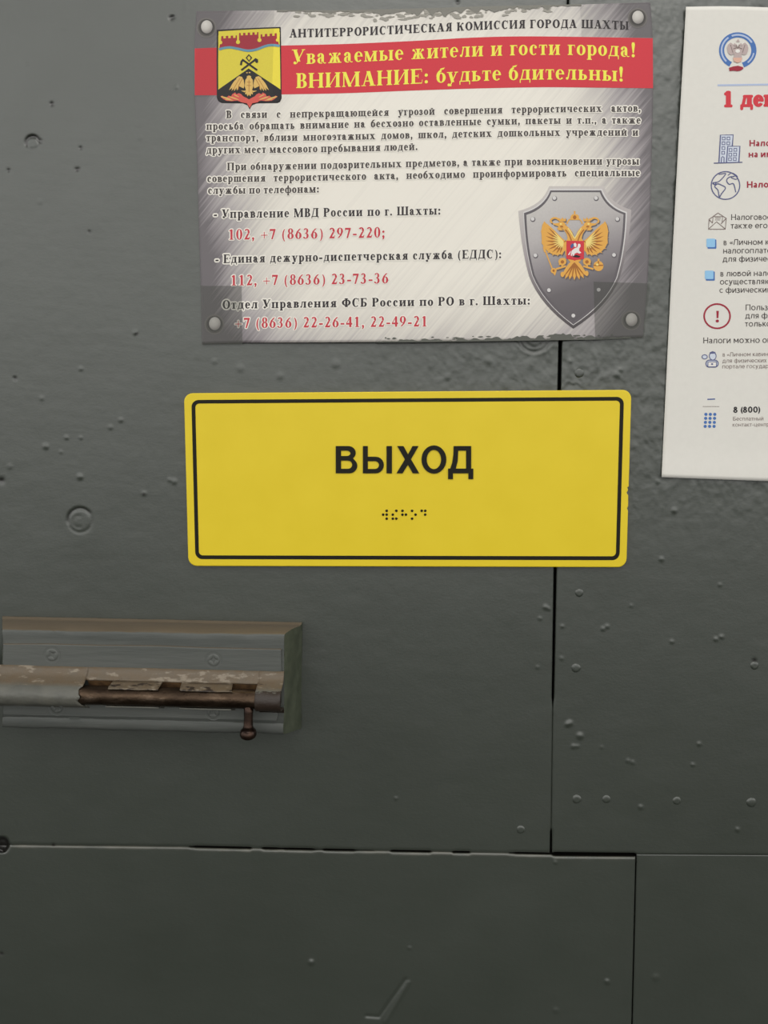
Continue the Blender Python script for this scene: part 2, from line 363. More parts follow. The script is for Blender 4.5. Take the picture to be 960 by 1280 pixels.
def glyph(ch):
    up = ch.upper(); cap = ch == up and up != ch.lower()
    H = 1.0 if cap else .69; S = .225 if cap else .20
    g = G(H, S, .065 if cap else .06); t = g.t; so = g.so; x = so + .01
    W2 = .72 * H + .02                                         # distance between the left sides of two stems
    def two(): g.stem(x); g.stem(x + W2 * .88); g.w = x + W2 * .88 + S + so + .05
    def endserif(yb, xr, d=.2): g.p.append([(xr - .03, yb), (xr + .01, yb), (xr + .03, yb - d * H), (xr - .0, yb - d * H)])
    if up in 'НН': two(); g.rect(x + S, H * .47, x + W2 * .88, H * .47 + t)
    elif up == 'П': two(); g.rect(x - so, H - t, x + W2 * .88 + S + so, H)
    elif up in 'ИЙ':
        two(); d = W2 * .88; g.diag(x + S - .04, H * .12, x + d - .03, H * .84, .07)
        if up == 'Й': g.arc(x + (d + S) / 2, H + .21, .15, .13, .05, .07, 190, 350)
    elif up == 'Ш':
        d = W2 * .74
        for k in range(3): g.stem(x + k * d, foot=0)
        g.rect(x - so, 0, x + 2 * d + S + so, t); g.w = x + 2 * d + S + so + .05
    elif up == 'Щ':
        d = W2 * .74
        for k in range(3): g.stem(x + k * d, foot=0)
        r = x + 2 * d + S + so; g.rect(x - so, 0, r + .06, t); g.rect(r, -.2, r + .06, t); g.w = r + .09
    elif up == 'Ц':
        d = W2 * .85; g.stem(x, foot=0); g.stem(x + d, foot=0); r = x + d + S + so; g.rect(x - so, 0, r + .06, t); g.rect(r, -.2, r + .06, t); g.w = r + .09
    elif up == 'Ч':
        d = W2 * .82; g.stem(x, y0=H * .5, foot=0); g.stem(x + d); g.arc(x + d * .62, H * .58, d * .62, H * .2, S * .9, t, 180, 280); g.rect(x + d * .6, H * .38, x + d, H * .38 + t); g.w = x + d + S + so + .05
    elif up == 'Г': g.stem(x); r = x + .6 * H; g.rect(x, H - t, r, H); endserif(H, r, .28); g.w = r + .06
    elif up == 'Т':
        w = .80 * H; g.stem(w / 2 - S / 2 + .02, head=0); g.rect(.02, H - t, w + .02, H)
        g.p.append([(.02, H), (.06, H), (.05, H * .7), (.01, H * .7)]); g.p.append([(w - .02, H), (w + .02, H), (w + .03, H * .7), (w - .01, H * .7)]); g.w = w + .07
    elif up == 'Е' and cap:
        g.stem(x); r = x + .66; g.rect(x, H - t, r, H); g.rect(x, 0, r + .03, t); g.rect(x, H * .49, x + .45, H * .49 + t)
        endserif(H, r, .22); g.p.append([(r, 0), (r + .03, 0), (r + .07, .26), (r + .04, .26)]); g.rect(x + .43, H * .38, x + .46, H * .66); g.w = r + .11
    elif up == 'Р' and cap: g.stem(x); g.arc(x + S + .12, H * .735, .34, H * .265, S, t, -90, 90); g.rect(x, H - t, x + S + .13, H); g.rect(x, H * .47, x + S + .13, H * .47 + t); g.w = x + S + .12 + .34 + .06
    elif up == 'В':
        k = 1 if cap else .85; r = .3 * k; xx = x + S + .1 * k
        g.stem(x); g.arc(xx, H * .75, r * .9, H * .25, S * .95, t, -90, 90); g.arc(xx + .02, H * .265, r, H * .265, S, t, -90, 90)
        for yy in (0, H * .5 - t / 2, H - t): g.rect(x, yy, xx + .03, yy + t)
        g.w = xx + r + .07
    elif up == 'Б' and cap: g.stem(x); g.arc(x + S + .1, H * .28, .34, H * .28, S, t, -90, 90); g.rect(x, 0, x + S + .12, t); g.rect(x, H * .56 - t, x + S + .12, H * .56); r = x + .62; g.rect(x, H - t, r, H); endserif(H, r, .24); g.w = x + S + .5
    elif up in 'ЬЫ':
        k = 1 if cap else .85; g.stem(x); r = .3 * k; xx = x + S + .08 * k; g.arc(xx, H * .28, r, H * .28, S, t, -90, 90); g.rect(x, 0, xx + .02, t); g.rect(x, H * .56 - t, xx + .02, H * .56); g.w = xx + r + .06
        if up == 'Ы': g.stem(g.w + so); g.w += S + 2 * so + .04
    elif up == 'А' and cap:
        g.diag(.10, 0, .40, H, .075); g.diag(.62, 0, .335, H, S * 1.1); g.rect(.2, H * .3, .66, H * .3 + t); g.serif(.14, 0, .3); g.serif(.74, 0, .42); g.w = .98
    elif up == 'М':
        d = W2 * 1.12; g.stem(x, .075, head=0); g.stem(x + d); g.diag(x + d * .42, 0, x - .02, H, S * .95); g.diag(x + d * .42 + .02, 0, x + d + .04, H, .08)
        g.rect(x - so, H - g.sf, x + S * .8, H); g.w = x + d + S + so + .05
    elif up == 'Л':
        d = W2 * .72; g.stem(x + d); g.rect(x + d * .28, H - t, x + d, H); g.diag(x + d * .10, .1, x + d * .38, H - .02, .085); g.blob(x + .02, .085, .09); g.w = x + d + S + so + .05
    elif up == 'Д':
        d = W2 * .72; g.rect(x + d, 0, x + d + S, H); g.rect(x + d * .3, H - t, x + d + S + so, H); g.diag(x + .01, t, x + d * .42, H, .08)
        l, r = x - .06, x + d + S + .08; g.rect(l, 0, r, t); g.rect(l, -.2, l + .06, t); g.rect(r - .06, -.2, r, t); g.w = r + .05
    elif up == 'К':
        g.stem(x); r = x + S; k = .5 * H + .08; g.diag(r + .0, H * .44, r + k * .62, H * .9, .075); g.blob(r + k * .78, H * .86, .09)
        g.diag(r + k * .52, 0, r + .06, H * .6, S * .95); g.rect(r, H * .44, r + .1, H * .44 + t); g.serif(r + k * .52 + S * .5, 0, S + .16); g.w = r + k * .52 + S + .12
    elif up == 'Ж':
        k = .34 * H + .06; xm = x + k + .04; g.stem(xm); r = xm + S
        for sg in (1, -1):
            f = (lambda v: v) if sg == 1 else (lambda v: 2 * xm + S - v)
            def dg(xa, ya, xb, yb, w): g.p.append([(f(xa), ya), (f(xa + w), ya), (f(xb + w), yb), (f(xb), yb)])
            dg(r - .02, H * .46, r + k * .52, H * .9, .07); g.blob(f(r + k * .75), H * .87, .085); dg(r + k * .46, 0, r - .02, H * .56, S * .85)
            xs_ = f(r + k * .46 + S * .45); g.rect(xs_ - .14, 0, xs_ + .14, g.sf)
        g.w = r + k + .16
    elif up == 'Х':
        k = .62 * H; g.diag(.08 + k - .02, 0, .08, H, S * 1.12); g.diag(.1, 0, .02 + k + .1, H, .075)
        g.serif(.14, 0, .26); g.serif(.08 + k + S * .5, 0, S + .2); g.serif(.08 + S * .5, H - g.sf, S + .2); g.serif(k + .16, H - g.sf, .26); g.w = k + S + .24
    elif up == 'У':
        k = .56 * H + .04; b = 0 if cap else -.28
        g.diag(.1 + k * .42, H * .18 if cap else .0, .08, H, S * 1.05); g.diag(.14 + (k * .25 if cap else k * .12), b + .06, k + .18, H, .075)
        g.blob(.16 + (.04 if cap else -.03), b + .1, .1); g.arc(.24, b + .1, .1, .1, .07, .07, 230, 330); g.serif(.08 + S * .5, H - g.sf, S + .18); g.serif(k + .2, H - g.sf, .24); g.w = k + .34
    elif up in 'ОФ' and cap:
        if up == 'О': g.arc(.48, H / 2, .45, H * .515, S * 1.05, t); g.w = .96
        else: g.arc(.55, H / 2, .52, H * .36, S, t); g.stem(.55 - S / 2); g.w = 1.12
    elif up == 'С':
        rx = .42 if cap else .29; ry = H * .515; g.arc(rx + .04, H / 2, rx, ry, S * .5, t, 48, 312, tl=S * 1.05)
        if cap: e_ = rx + .04 + rx * .8; g.p.append([(e_ - .02, H * 1.0), (e_ + .02, H), (e_ + .03, H * .64), (e_, H * .64)]); g.w = 2 * rx + .06
        else: g.blob(rx * 1.62, H * .76, .095); g.w = 2 * rx + .06
    elif up == 'Э': rx = .27; g.arc(rx + .02, H / 2, rx, H * .515, S, t, -130, 130); g.rect(.14, H * .46, rx + .1, H * .46 + t); g.blob(.1, H * .76, .09); g.w = 2 * rx + .08
    elif up == 'З': g.arc(.2, H * .74, .23, H * .26, S * .9, t, -90, 140); g.arc(.2, H * .265, .27, H * .28, S, t, -140, 90); g.rect(.12, H * .5 - t / 2, .24, H * .5 + t / 2); g.blob(.08, H * .78, .085); g.blob(.08, H * .2, .085); g.w = .54
    elif up == 'Ю':
        g.stem(x); rx = .3 if not cap else .4; xx = x + S + .12 + rx; g.rect(x + S, H * .46, xx - rx + .06, H * .46 + t); g.arc(xx, H / 2, rx, H * .515, S, t); g.w = xx + rx + .05
    elif up == 'Я':
        k = .86 if not cap else 1; xr = .52 * k; g.stem(xr); g.arc(xr - .06, H * .72, .32 * k, H * .28, .06, t, 90, 270, tl=S); g.rect(xr - .07, H - t, xr, H); g.rect(xr - .1, H * .44, xr, H * .44 + t)
        g.diag(.1, 0, .26 * k, H * .48, S * .95); g.serif(.16, 0, .3); g.w = xr + S + so + .05
    elif ch == 'а':
        g.arc(.26, H * .72, .23, H * .29, S * .95, t, 0, 165); g.rect(.49 - S * .95, .1, .49, H * .72); g.arc(.27, .205, .24, .22, .05, t, 60, 300, tl=S * .9); g.rect(.27, H * .5, .4, H * .5 + t); g.blob(.12, H * .76, .09)
        g.arc(.56, .12, .14, .13, .05, .06, 190, 310); g.w = .68
    elif ch == 'е': g.arc(.31, H / 2, .29, H * .515, S * .75, t, 0, 318, tl=S * 1.02); g.rect(.1, H * .52, .59, H * .52 + t); g.w = .64
    elif ch == 'о': g.arc(.33, H / 2, .31, H * .515, S, t); g.w = .67
    elif ch == 'р':
        g.stem(x, y0=-.3, head=0); g.rect(x - so, H - g.sf, x + S, H); g.arc(x + S + .1, H / 2, .3, H * .515, S, t, -130, 130); g.w = x + S + .44
    elif ch == 'б':
        g.arc(.34, .33, .31, .345, S, t); g.arc(.46, .42, .44, .48, .1, .13, 105, 180, tl=S * .8); g.p.append([(.3, .86), (.5, .88), (.6, 1.02), (.55, 1.0), (.4, .97), (.26, .93)]); g.w = .69
    elif ch == 'ф':
        g.stem(.46 - S * .4, S * .8, y0=-.3, y1=1.0, head=0); g.arc(.26, H / 2, .24, H * .515, S * .3, t, tl=S * .9); g.arc(.66, H / 2, .24, H * .515, S * .9, t, tl=S * .3); g.w = .93
    elif ch in '0123456789':
        H = 1.0; S = .2; g.S = S; g.H = 1.0
        if ch == '0': g.arc(.33, .5, .30, .515, S, .055)
        elif ch == '1': g.rect(.24, 0, .24 + S, .98); g.rect(.13, 0, .55, .055); g.p.append([(.12, .86), (.14, .80), (.26, .82), (.36, 1.0), (.28, .98)])
        elif ch == '2': g.arc(.31, .72, .27, .3, S, .09, -20, 150); g.p.append([(.04, 0), (.3, .13), (.57, .66), (.36, .58)]); g.p.append([(.04, 0), (.54, 0), (.62, .28), (.57, .28), (.5, .16), (.2, .16)])
        elif ch == '3': g.arc(.28, .76, .24, .25, S * .9, .07, -90, 155); g.arc(.26, .28, .3, .29, S, .07, -140, 90); g.rect(.2, .5, .3, .56); g.blob(.1, .12, .08)
        elif ch == '4': g.rect(.34, 0, .34 + S, .99); g.rect(.03, .24, .63, .40); g.p.append([(.03, .36), (.1, .36), (.4, .86), (.4, .99)])
        elif ch == '6': g.arc(.33, .32, .3, .335, S, .06); g.p.append([(.03, .34), (.23, .4), (.34, .72), (.58, .99), (.4, .95), (.16, .7)])
        elif ch == '7': g.p.append([(.05, .98), (.62, .98), (.6, .80), (.08, .80)]); g.p.append([(.42, .84), (.6, .84), (.34, 0), (.2, 0)]); g.p.append([(.05, .98), (.09, .98), (.08, .66), (.04, .66)])
        elif ch == '8': g.arc(.33, .76, .25, .255, S * .85, .06); g.arc(.33, .28, .3, .295, S, .06)
        elif ch == '9': g.arc(.33, .68, .3, .335, S, .06); g.p.append([(.63, .66), (.43, .6), (.32, .28), (.08, .01), (.26, .05), (.5, .3)])
        else: g.arc(.3, .33, .3, .34, S, .06, -140, 130); g.rect(.12, .52, .2, .98); g.rect(.12, .82, .58, .98)
        g.w = .69
    elif ch == '.': g.blob(.14, .1, .11); g.w = .3
    elif ch == ',': g.blob(.14, .1, .11); g.p.append([(.1, .02), (.26, .1), (.2, -.12), (.06, -.22)]); g.w = .32
    elif ch == ':': g.blob(.16, .1, .115); g.blob(.16, .55, .115); g.w = .36
    elif ch == ';': g.blob(.16, .55, .115); g.blob(.16, .1, .115); g.p.append([(.12, .02), (.28, .1), (.22, -.12), (.08, -.22)]); g.w = .38
    elif ch == '!': g.blob(.17, .1, .115); g.p.append([(.13, .28), (.21, .28), (.29, .85), (.25, 1.0), (.09, 1.0), (.05, .85)]); g.w = .42
    elif ch == '-': g.rect(.05, .25, .42, .40); g.w = .48
    elif ch == '+': g.rect(.06, .36, .72, .43); g.rect(.355, .08, .425, .72); g.w = .8
    elif ch == '(': g.arc(.44, .36, .38, .66, .1, .02, 115, 245, tl=.14); g.w = .46
    elif ch == ')': g.arc(.02, .36, .38, .66, .14, .02, -65, 65); g.w = .46
    elif ch == ' ': g.w = .36
    else: g.rect(.05, 0, .4, H); g.w = .5
    return g.p, g.w
_gc = {}
def get_glyph(ch):
    if ch not in _gc: _gc[ch] = glyph(ch)
    return _gc[ch]
def layout(text, base, cap, track=.10, xs=None, space=1.0):
    """polygons in photo pixels of text whose baseline follows base = [(x, y), ...] from first to last letter;
    xs None: the letters are widened or narrowed to fill the line, else the word spaces are"""
    bx = np.array([p[0] for p in base], float); by = np.array([p[1] for p in base], float)
    c = np.polyfit(bx - bx[0], by, min(3, len(base) - 1)); dc = np.polyder(c)
    L = bx[-1] - bx[0]; n = len(text) - 1; ws = [get_glyph(ch)[1] * (space if ch == ' ' else 1) for ch in text]; sp = 0
    if xs is None: xs = (L - track * cap * n) / (sum(ws) * cap)
    else: sp = (L - sum(ws) * cap * xs - track * cap * n) / max(1, text.count(' '))
    out = []; x = 0; k = 0
    for ch, w in zip(text, ws):
        P = get_glyph(ch)[0]; y = np.polyval(c, x); sl = np.polyval(dc, x)
        for p in P: out.append([(bx[0] + x + u * cap * xs, y - v * cap + sl * u * cap * xs) for u, v in p])
        x += w * cap * xs + track * cap + (sp if ch == ' ' else 0)
    layout.xs = xs
    return out
def dilate(polys, w):
    out = []
    for p in polys:
        out.append(p); n = len(p)
        for i in range(n):
            (x0, y0), (x1, y1) = p[i], p[(i + 1) % n]; d = math.hypot(x1 - x0, y1 - y0)
            if d < 1e-6: continue
            nx_, ny_ = -(y1 - y0) / d * w, (x1 - x0) / d * w; ex, ey = (x1 - x0) / d * w * .7, (y1 - y0) / d * w * .7
            out.append([(x0 - ex + nx_ * .6, y0 - ey + ny_ * .6), (x0 + nx_, y0 + ny_), (x1 + nx_, y1 + ny_), (x1 + ex + nx_ * .6, y1 + ey + ny_ * .6),
                        (x1 + ex - nx_ * .6, y1 + ey - ny_ * .6), (x1 - nx_, y1 - ny_), (x0 - nx_, y0 - ny_), (x0 - ex - nx_ * .6, y0 - ey - ny_ * .6)])
    return out
def area2(p): return sum(p[i][0] * p[(i + 1) % len(p)][1] - p[(i + 1) % len(p)][0] * p[i][1] for i in range(len(p)))
def conform(layers, hfun, step=.000012, cell=11.0):
    """lay photo-pixel polygons on a curved sheet: big ones are cut up so that they follow it, and no two lie in one plane"""
    V = []; Fc = []; MI = []; HH = []
    for k, (polys, m) in enumerate(layers):
        for j, p in enumerate(polys):
            if abs(area2(p)) < 1e-6: continue
            if area2(p) > 0: p = p[::-1]
            a = np.array(p, float); dh = k * step + (j % 23) * 1.5e-6
            if (a.max(0) - a.min(0)).max() > cell:
                bm = bmesh.new(); bm.faces.new([bm.verts.new((x_, -y_, 0)) for x_, y_ in p]); bm.normal_update(); bmesh.ops.triangulate(bm, faces=bm.faces[:])
                for _ in range(9):
                    le = [e_ for e_ in bm.edges if e_.calc_length() > cell]
                    if not le: break
                    bmesh.ops.subdivide_edges(bm, edges=le, cuts=1, use_grid_fill=False); bmesh.ops.triangulate(bm, faces=bm.faces[:])
                bm.normal_update(); bm.verts.index_update(); b = len(V)
                V += [(v_.co.x, -v_.co.y) for v_ in bm.verts]; HH += [dh] * len(bm.verts)
                for f_ in bm.faces:
                    q = [b + v_.index for v_ in f_.verts]; Fc.append(q if f_.normal.z > 0 else q[::-1]); MI.append(m)
                bm.free()
            else:
                b = len(V); V += p; HH += [dh] * len(p); Fc.append(list(range(b, b + len(p)))); MI.append(m)
    a = np.array(V, float); P = W(a[:, 0], a[:, 1], hfun(a[:, 0], a[:, 1]) + np.array(HH))
    return P, Fc, MI
def print_obj(name, polys, hfun, mat, parent, label=None):
    """flat ink: photo-pixel polygons laid on the surface whose height is hfun(px, py)"""
    P, f, _ = conform([(polys, 0)], hfun)
    return mesh_obj(name, P, f, mat, parent, False, label)
def ell(cx, cy, rx, ry, n=24, rot=0):
    c, s = math.cos(rot), math.sin(rot)
    return [(cx + rx * math.cos(2 * math.pi * k / n) * c - ry * math.sin(2 * math.pi * k / n) * s,
             cy + rx * math.cos(2 * math.pi * k / n) * s + ry * math.sin(2 * math.pi * k / n) * c) for k in range(n)]
def stroke(pts, w, closed=False, w1=None):
    """a ribbon along pts (list of quads), width w tapering to w1"""
    q = []; n = len(pts); m = n if closed else n - 1; w1 = w if w1 is None else w1; out = []
    for i in range(n):
        a = pts[(i - 1) % n] if (closed or i) else pts[i]; b = pts[(i + 1) % n] if (closed or i < n - 1) else pts[i]
        dx, dy = b[0] - a[0], b[1] - a[1]; d = math.hypot(dx, dy) or 1; ww = (w + (w1 - w) * i / max(1, n - 1)) / 2
        q.append(((pts[i][0] - dy / d * ww, pts[i][1] + dx / d * ww), (pts[i][0] + dy / d * ww, pts[i][1] - dx / d * ww)))
    for i in range(m): a, b = q[i], q[(i + 1) % n]; out.append([a[0], b[0], b[1], a[1]])
    return out
def curve(pts, n=6):
    """Catmull-Rom through pts"""
    P = [pts[0]] + list(pts) + [pts[-1]]; out = []
    for i in range(1, len(P) - 2):
        p0, p1, p2, p3 = [np.array(q, float) for q in P[i - 1:i + 3]]
        for k in range(n):
            t = k / n; out.append(tuple(.5 * (2 * p1 + (p2 - p0) * t + (2 * p0 - 5 * p1 + 4 * p2 - p3) * t * t + (3 * p1 - p0 - 3 * p2 + p3) * t ** 3)))
    out.append(tuple(pts[-1])); return out
def feather(x0, y0, x1, y1, w, n=6):
    """a leaf-shaped feather from root to tip"""
    dx, dy = x1 - x0, y1 - y0; d = math.hypot(dx, dy) or 1; nx_, ny_ = -dy / d, dx / d; l = []; r = []
    for k in range(n + 1):
        t = k / n; ww = w / 2 * (math.sin(math.pi * min(1, (.18 + t * .82))) ** .7)
        l.append((x0 + dx * t + nx_ * ww, y0 + dy * t + ny_ * ww)); r.append((x0 + dx * t - nx_ * ww, y0 + dy * t - ny_ * ww))
    return l + r[::-1]
# ------------------------------------------------------------------ the public notice (poster) at the top
def ink(name, rgb, rough=.55, spec=.25):
    c = lin(*rgb); k = 1.18; n = NT(name); f = n.noise(1500, 2)
    lo = tuple(min(.9, v * k * .93) for v in c[:3]) + (1,); hi = tuple(min(.9, v * k * 1.07) for v in c[:3]) + (1,)
    return n.set(n.mix(f, lo, hi), rough, 0, spec)
I_black = ink('black_ink', (52, 47, 50)); I_grey = ink('grey_ink', (70, 64, 63)); I_red = ink('red_ink', (196, 56, 66)); I_redtext = ink('crimson_ink', (186, 58, 70))
I_yellow = ink('yellow_ink', (240, 220, 84)); I_halo = ink('pale_halo_ink', (222, 216, 207)); I_gold = ink('gold_ink', (214, 160, 78)); I_amber = ink('amber_ink', (158, 100, 48))
I_pale_gold = ink('pale_gold_ink', (236, 204, 124)); I_field = ink('field_yellow_ink', (226, 206, 70)); I_crimson = ink('castle_red_ink', (160, 46, 60))
I_wave = ink('wave_blue_ink', (104, 150, 172)); I_ember = ink('ember_ink', (200, 88, 80)); I_white = ink('white_ink', (218, 214, 210)); I_soot = ink('soot_ink', (40, 37, 40))
I_navy = ink('navy_ink', (72, 90, 140)); I_blue = ink('blue_ink', (70, 108, 168)); I_sky = ink('light_blue_ink', (140, 186, 220)); I_line = ink('grey_blue_ink', (88, 92, 128))
I_burgundy = ink('burgundy_ink', (150, 40, 58)); I_brown = ink('brown_grey_ink', (122, 108, 104)); I_taupe = ink('taupe_ink', (176, 160, 158)); I_softblue = ink('soft_blue_ink', (168, 180, 206))

def multi_print(name, layers, hfun, parent, label=None):
    """one printed picture: layers [(polys, ink), ...] from the bottom up, each a hair above the one before"""
    mats = []
    for _, m in layers:
        if m not in mats: mats.append(m)
    P, f, mi = conform([(q, mats.index(m)) for q, m in layers], hfun, .00004)
    me = bpy.data.meshes.new(name); me.from_pydata([tuple(q) for q in P], [], f)
    for m in mats: me.materials.append(m)
    me.polygons.foreach_set('material_index', mi); me.update()
    o = link(bpy.data.objects.new(name, me), parent)
    if label: o['label'] = label
    return o

PL = ([14, 60, 119, 200, 300, 357, 430], [245.5, 243, 243, 246.5, 249, 251, 252.5])
PR = ([3, 47, 110, 200, 300, 352, 421.5], [813, 816, 816.5, 814.5, 812, 809.5, 803.5])
PT = ([245, 343, 420, 530, 600, 700, 813], [14, 13, 13.5, 11, 8.5, 6.5, 3])
PB = ([252, 302, 400, 530, 640, 740, 804], [430, 428.5, 428, 427, 425.5, 424, 421.5])
def poster_h(x, y):
    u = np.clip((x - 248) / 562, 0, 1); v = np.clip((y - 8) / 418, 0, 1)
    h = .0011 + .0020 * np.sin(math.pi * u) * (.25 + .75 * v * v) + .0006 * np.sin(math.pi * u) * np.sin(math.pi * v)
    h = h + .0005 * np.sin(u * 9.0 + 1.2) * (1 - v) * np.sin(math.pi * u) + .00012 * fbm(x / 90, y / 70, 51, 2)
    return h
def ink_h(x, y): return poster_h(x, y) + .00006
poster = empty('notice_poster', tuple(W(530, 428, 0)), 'steel-grey Russian public safety notice with red banner and eagle shield, above the yellow sign', 'poster')
def steel_print():
    n = NT('brushed_steel_print')
    t = n.new('ShaderNodeTexCoord'); s = n.new('ShaderNodeSeparateXYZ'); n.l.new(t.outputs['Object'], s.inputs[0])
    c0 = W(527, 216, 0); hw = (W(814, 216)[0] - W(246, 216)[0]) / 2; hh = (W(527, 10)[2] - W(527, 425)[2]) / 2
    u = n.math('MULTIPLY', n.math('SUBTRACT', s.outputs['X'], float(c0[0])), float(1 / hw))
    v = n.math('MULTIPLY', n.math('SUBTRACT', s.outputs['Z'], float(c0[2])), float(1 / hh))
    u4 = n.math('POWER', n.math('ABSOLUTE', u), 5.0); v4 = n.math('MULTIPLY', n.math('POWER', n.math('ABSOLUTE', v), 5.0), .28)
    d = n.math('ADD', u4, n.math('ADD', v4, n.math('MULTIPLY', n.math('MULTIPLY', u4, n.math('ABSOLUTE', v)), .6)))
    st = n.noise(1, 5, .62, mscale=(6, 1, 560), rot=(0, math.radians(49), 0))
    st2 = n.noise(1, 3, .5, mscale=(3, 1, 130), rot=(0, math.radians(49), 0))
    stm = n.math('SUBTRACT', n.math('ADD', n.math('MULTIPLY', st, .6), n.math('MULTIPLY', st2, .4)), .5)
    d = n.math('ADD', d, n.math('MULTIPLY', stm, n.math('ADD', n.math('MULTIPLY', d, 1.5), .50)), True)
    k = 1.16; L = lambda *c: tuple(min(.9, q * k) for q in lin(*c)[:3]) + (1,)
    c = n.ramp(d, [(0, L(222, 217, 207)), (.22, L(202, 197, 189)), (.5, L(164, 158, 158)), (.8, L(128, 122, 125)), (1, L(102, 97, 100))])
    n.bump(n.noise(90, 2), .08, .002)
    return n.set(c, .42, 0, .4)
M_steel = steel_print()
NXP, NYP = 150, 110
U, V = np.meshgrid(np.linspace(0, 1, NXP), np.linspace(0, 1, NYP))
X = 248 + U * 564; Y = 8 + V * 418
for _ in range(6):
    Lx = np.interp(Y, *PL); Rx = np.interp(Y, *PR); X = Lx + (Rx - Lx) * U
    Ty = np.interp(X, *PT); By = np.interp(X, *PB); Y = Ty + (By - Ty) * V
hP = poster_h(X, Y); Pp = W(X, Y, hP)
fr = np.concatenate([Pp]); bk = Pp.copy(); bk[..., 1] += .0003
sheet = grid_obj('paper_sheet', Pp, M_steel, poster, True, 'brushed-steel patterned paper sheet')
sol = sheet.modifiers.new('thickness', 'SOLIDIFY'); sol.thickness = .00025; sol.offset = -1

# red banner across the sheet
bt = curve([(243.4, 60.5), (300, 58.5), (350, 57), (430, 55), (520, 51), (590, 47), (650, 45.5), (720, 46), (816, 47.7)], 5)
bb = curve([(243.4, 119), (300, 119), (350, 118), (430, 116.5), (520, 113), (600, 110.5), (680, 109), (740, 109.5), (816.3, 110.3)], 5)
print_obj('red_banner', [[bt[i], bt[i + 1], bb[i + 1], bb[i]] for i in range(len(bt) - 1)], ink_h, I_red, poster)
bh = lambda x, y: poster_h(x, y) + .00012
print_obj('banner_lettering', layout('Уважаемые жители и гости города!', [(365, 80.3), (440, 78), (500, 75.2), (590, 70), (640, 68.6), (700, 69.8), (796, 71.5)], 18.5, .055)
          + layout('ВНИМАНИЕ: будьте бдительны!', [(370, 110), (450, 108), (530, 104.3), (600, 101), (640, 99.7), (700, 100), (781, 102)], 18.5, .05), bh, I_yellow, poster, 'yellow lettering')
title = layout('АНТИТЕРРОРИСТИЧЕСКАЯ КОМИССИЯ ГОРОДА ШАХТЫ', [(362, 46.5), (470, 43.5), (565, 38.8), (595, 36.9), (660, 34.8), (725, 35.4), (786, 37)], 10.2, .12)
print_obj('title_lettering', dilate(title, .14), bh, I_black, poster)
lines = [('В связи с непрекращающейся угрозой совершения террористических актов,', [(283, 147.6), (400, 146.3), (480, 144.6), (640, 141.3), (801, 139.4)]),
 ('просьба обращать внимание на бесхозно оставленные сумки, пакеты и т.п., а также', [(258, 162.2), (400, 160.4), (535, 157.4), (660, 155.2), (801, 154.4)]),
 ('транспорт, вблизи многоэтажных домов, школ, детских дошкольных учреждений и', [(258, 176.6), (440, 174.6), (560, 171.8), (680, 170), (798, 169.6)]),
 ('других мест массового пребывания людей.', [(258, 191.8), (400, 190), (522, 187.4)]),
 ('При обнаружении подозрительных предметов, а также при возникновении угрозы', [(284, 212.8), (400, 211), (535, 208.2), (660, 206.3), (799, 205.8)]),
 ('совершения террористического акта, необходимо проинформировать специальные', [(259, 227.6), (400, 225.6), (535, 223), (660, 221), (800, 220.2)]),
 ('службы по телефонам:', [(260, 242.3), (330, 241.6), (399, 240.4)])]
body = []
layout('других мест массового пребывания людей.', lines[3][1], 9.3, .11, None, .8); BXS = layout.xs
print('BODY XS', BXS)
for s_, b_ in lines:
    body += layout(s_, b_, 9.3, .11, None if len(b_) == 3 else BXS, .8)
print_obj('paragraph_glow', dilate(body, 1.6), bh, I_halo, poster, 'pale outline behind the paragraphs')
bh2 = lambda x, y: poster_h(x, y) + .00020
print_obj('paragraph_lettering', dilate(body, .16), bh2, I_grey, poster)
heads = (layout('- Управление МВД России по г. Шахты:', [(267, 272.6), (400, 270.8), (551, 268)], 10.6, .12)
         + layout('- Единая дежурно-диспетчерская служба (ЕДДС):', [(269, 329), (440, 325.6), (627, 322.6)], 10.6, .12)
         + layout('Отдел Управления ФСБ России по РО в г. Шахты:', [(278, 386), (440, 383.5), (663, 380.5)], 10.6, .12))
print_obj('heading_glow', dilate(heads, 1.9), bh, I_halo, poster, 'pale outline behind the three headings')
print_obj('heading_lettering', dilate(heads, .14), bh2, I_black, poster)
phones = (layout('102, +7 (8636) 297-220;', [(285, 299.6), (380, 298.4), (482, 296.7)], 13.0, .08)
          + layout('112, +7 (8636) 23-73-36', [(288, 356.8), (380, 355.8), (486, 354)], 13.0, .08)
          + layout('+7 (8636) 22-26-41, 22-49-21', [(293, 410.2), (400, 409.2), (535, 408)], 13.0, .08))
print_obj('phone_glow', dilate(phones, 1.3), bh, I_halo, poster, 'pale outline behind the telephone numbers')
print_obj('phone_lettering', phones, bh2, I_redtext, poster, 'red telephone numbers')

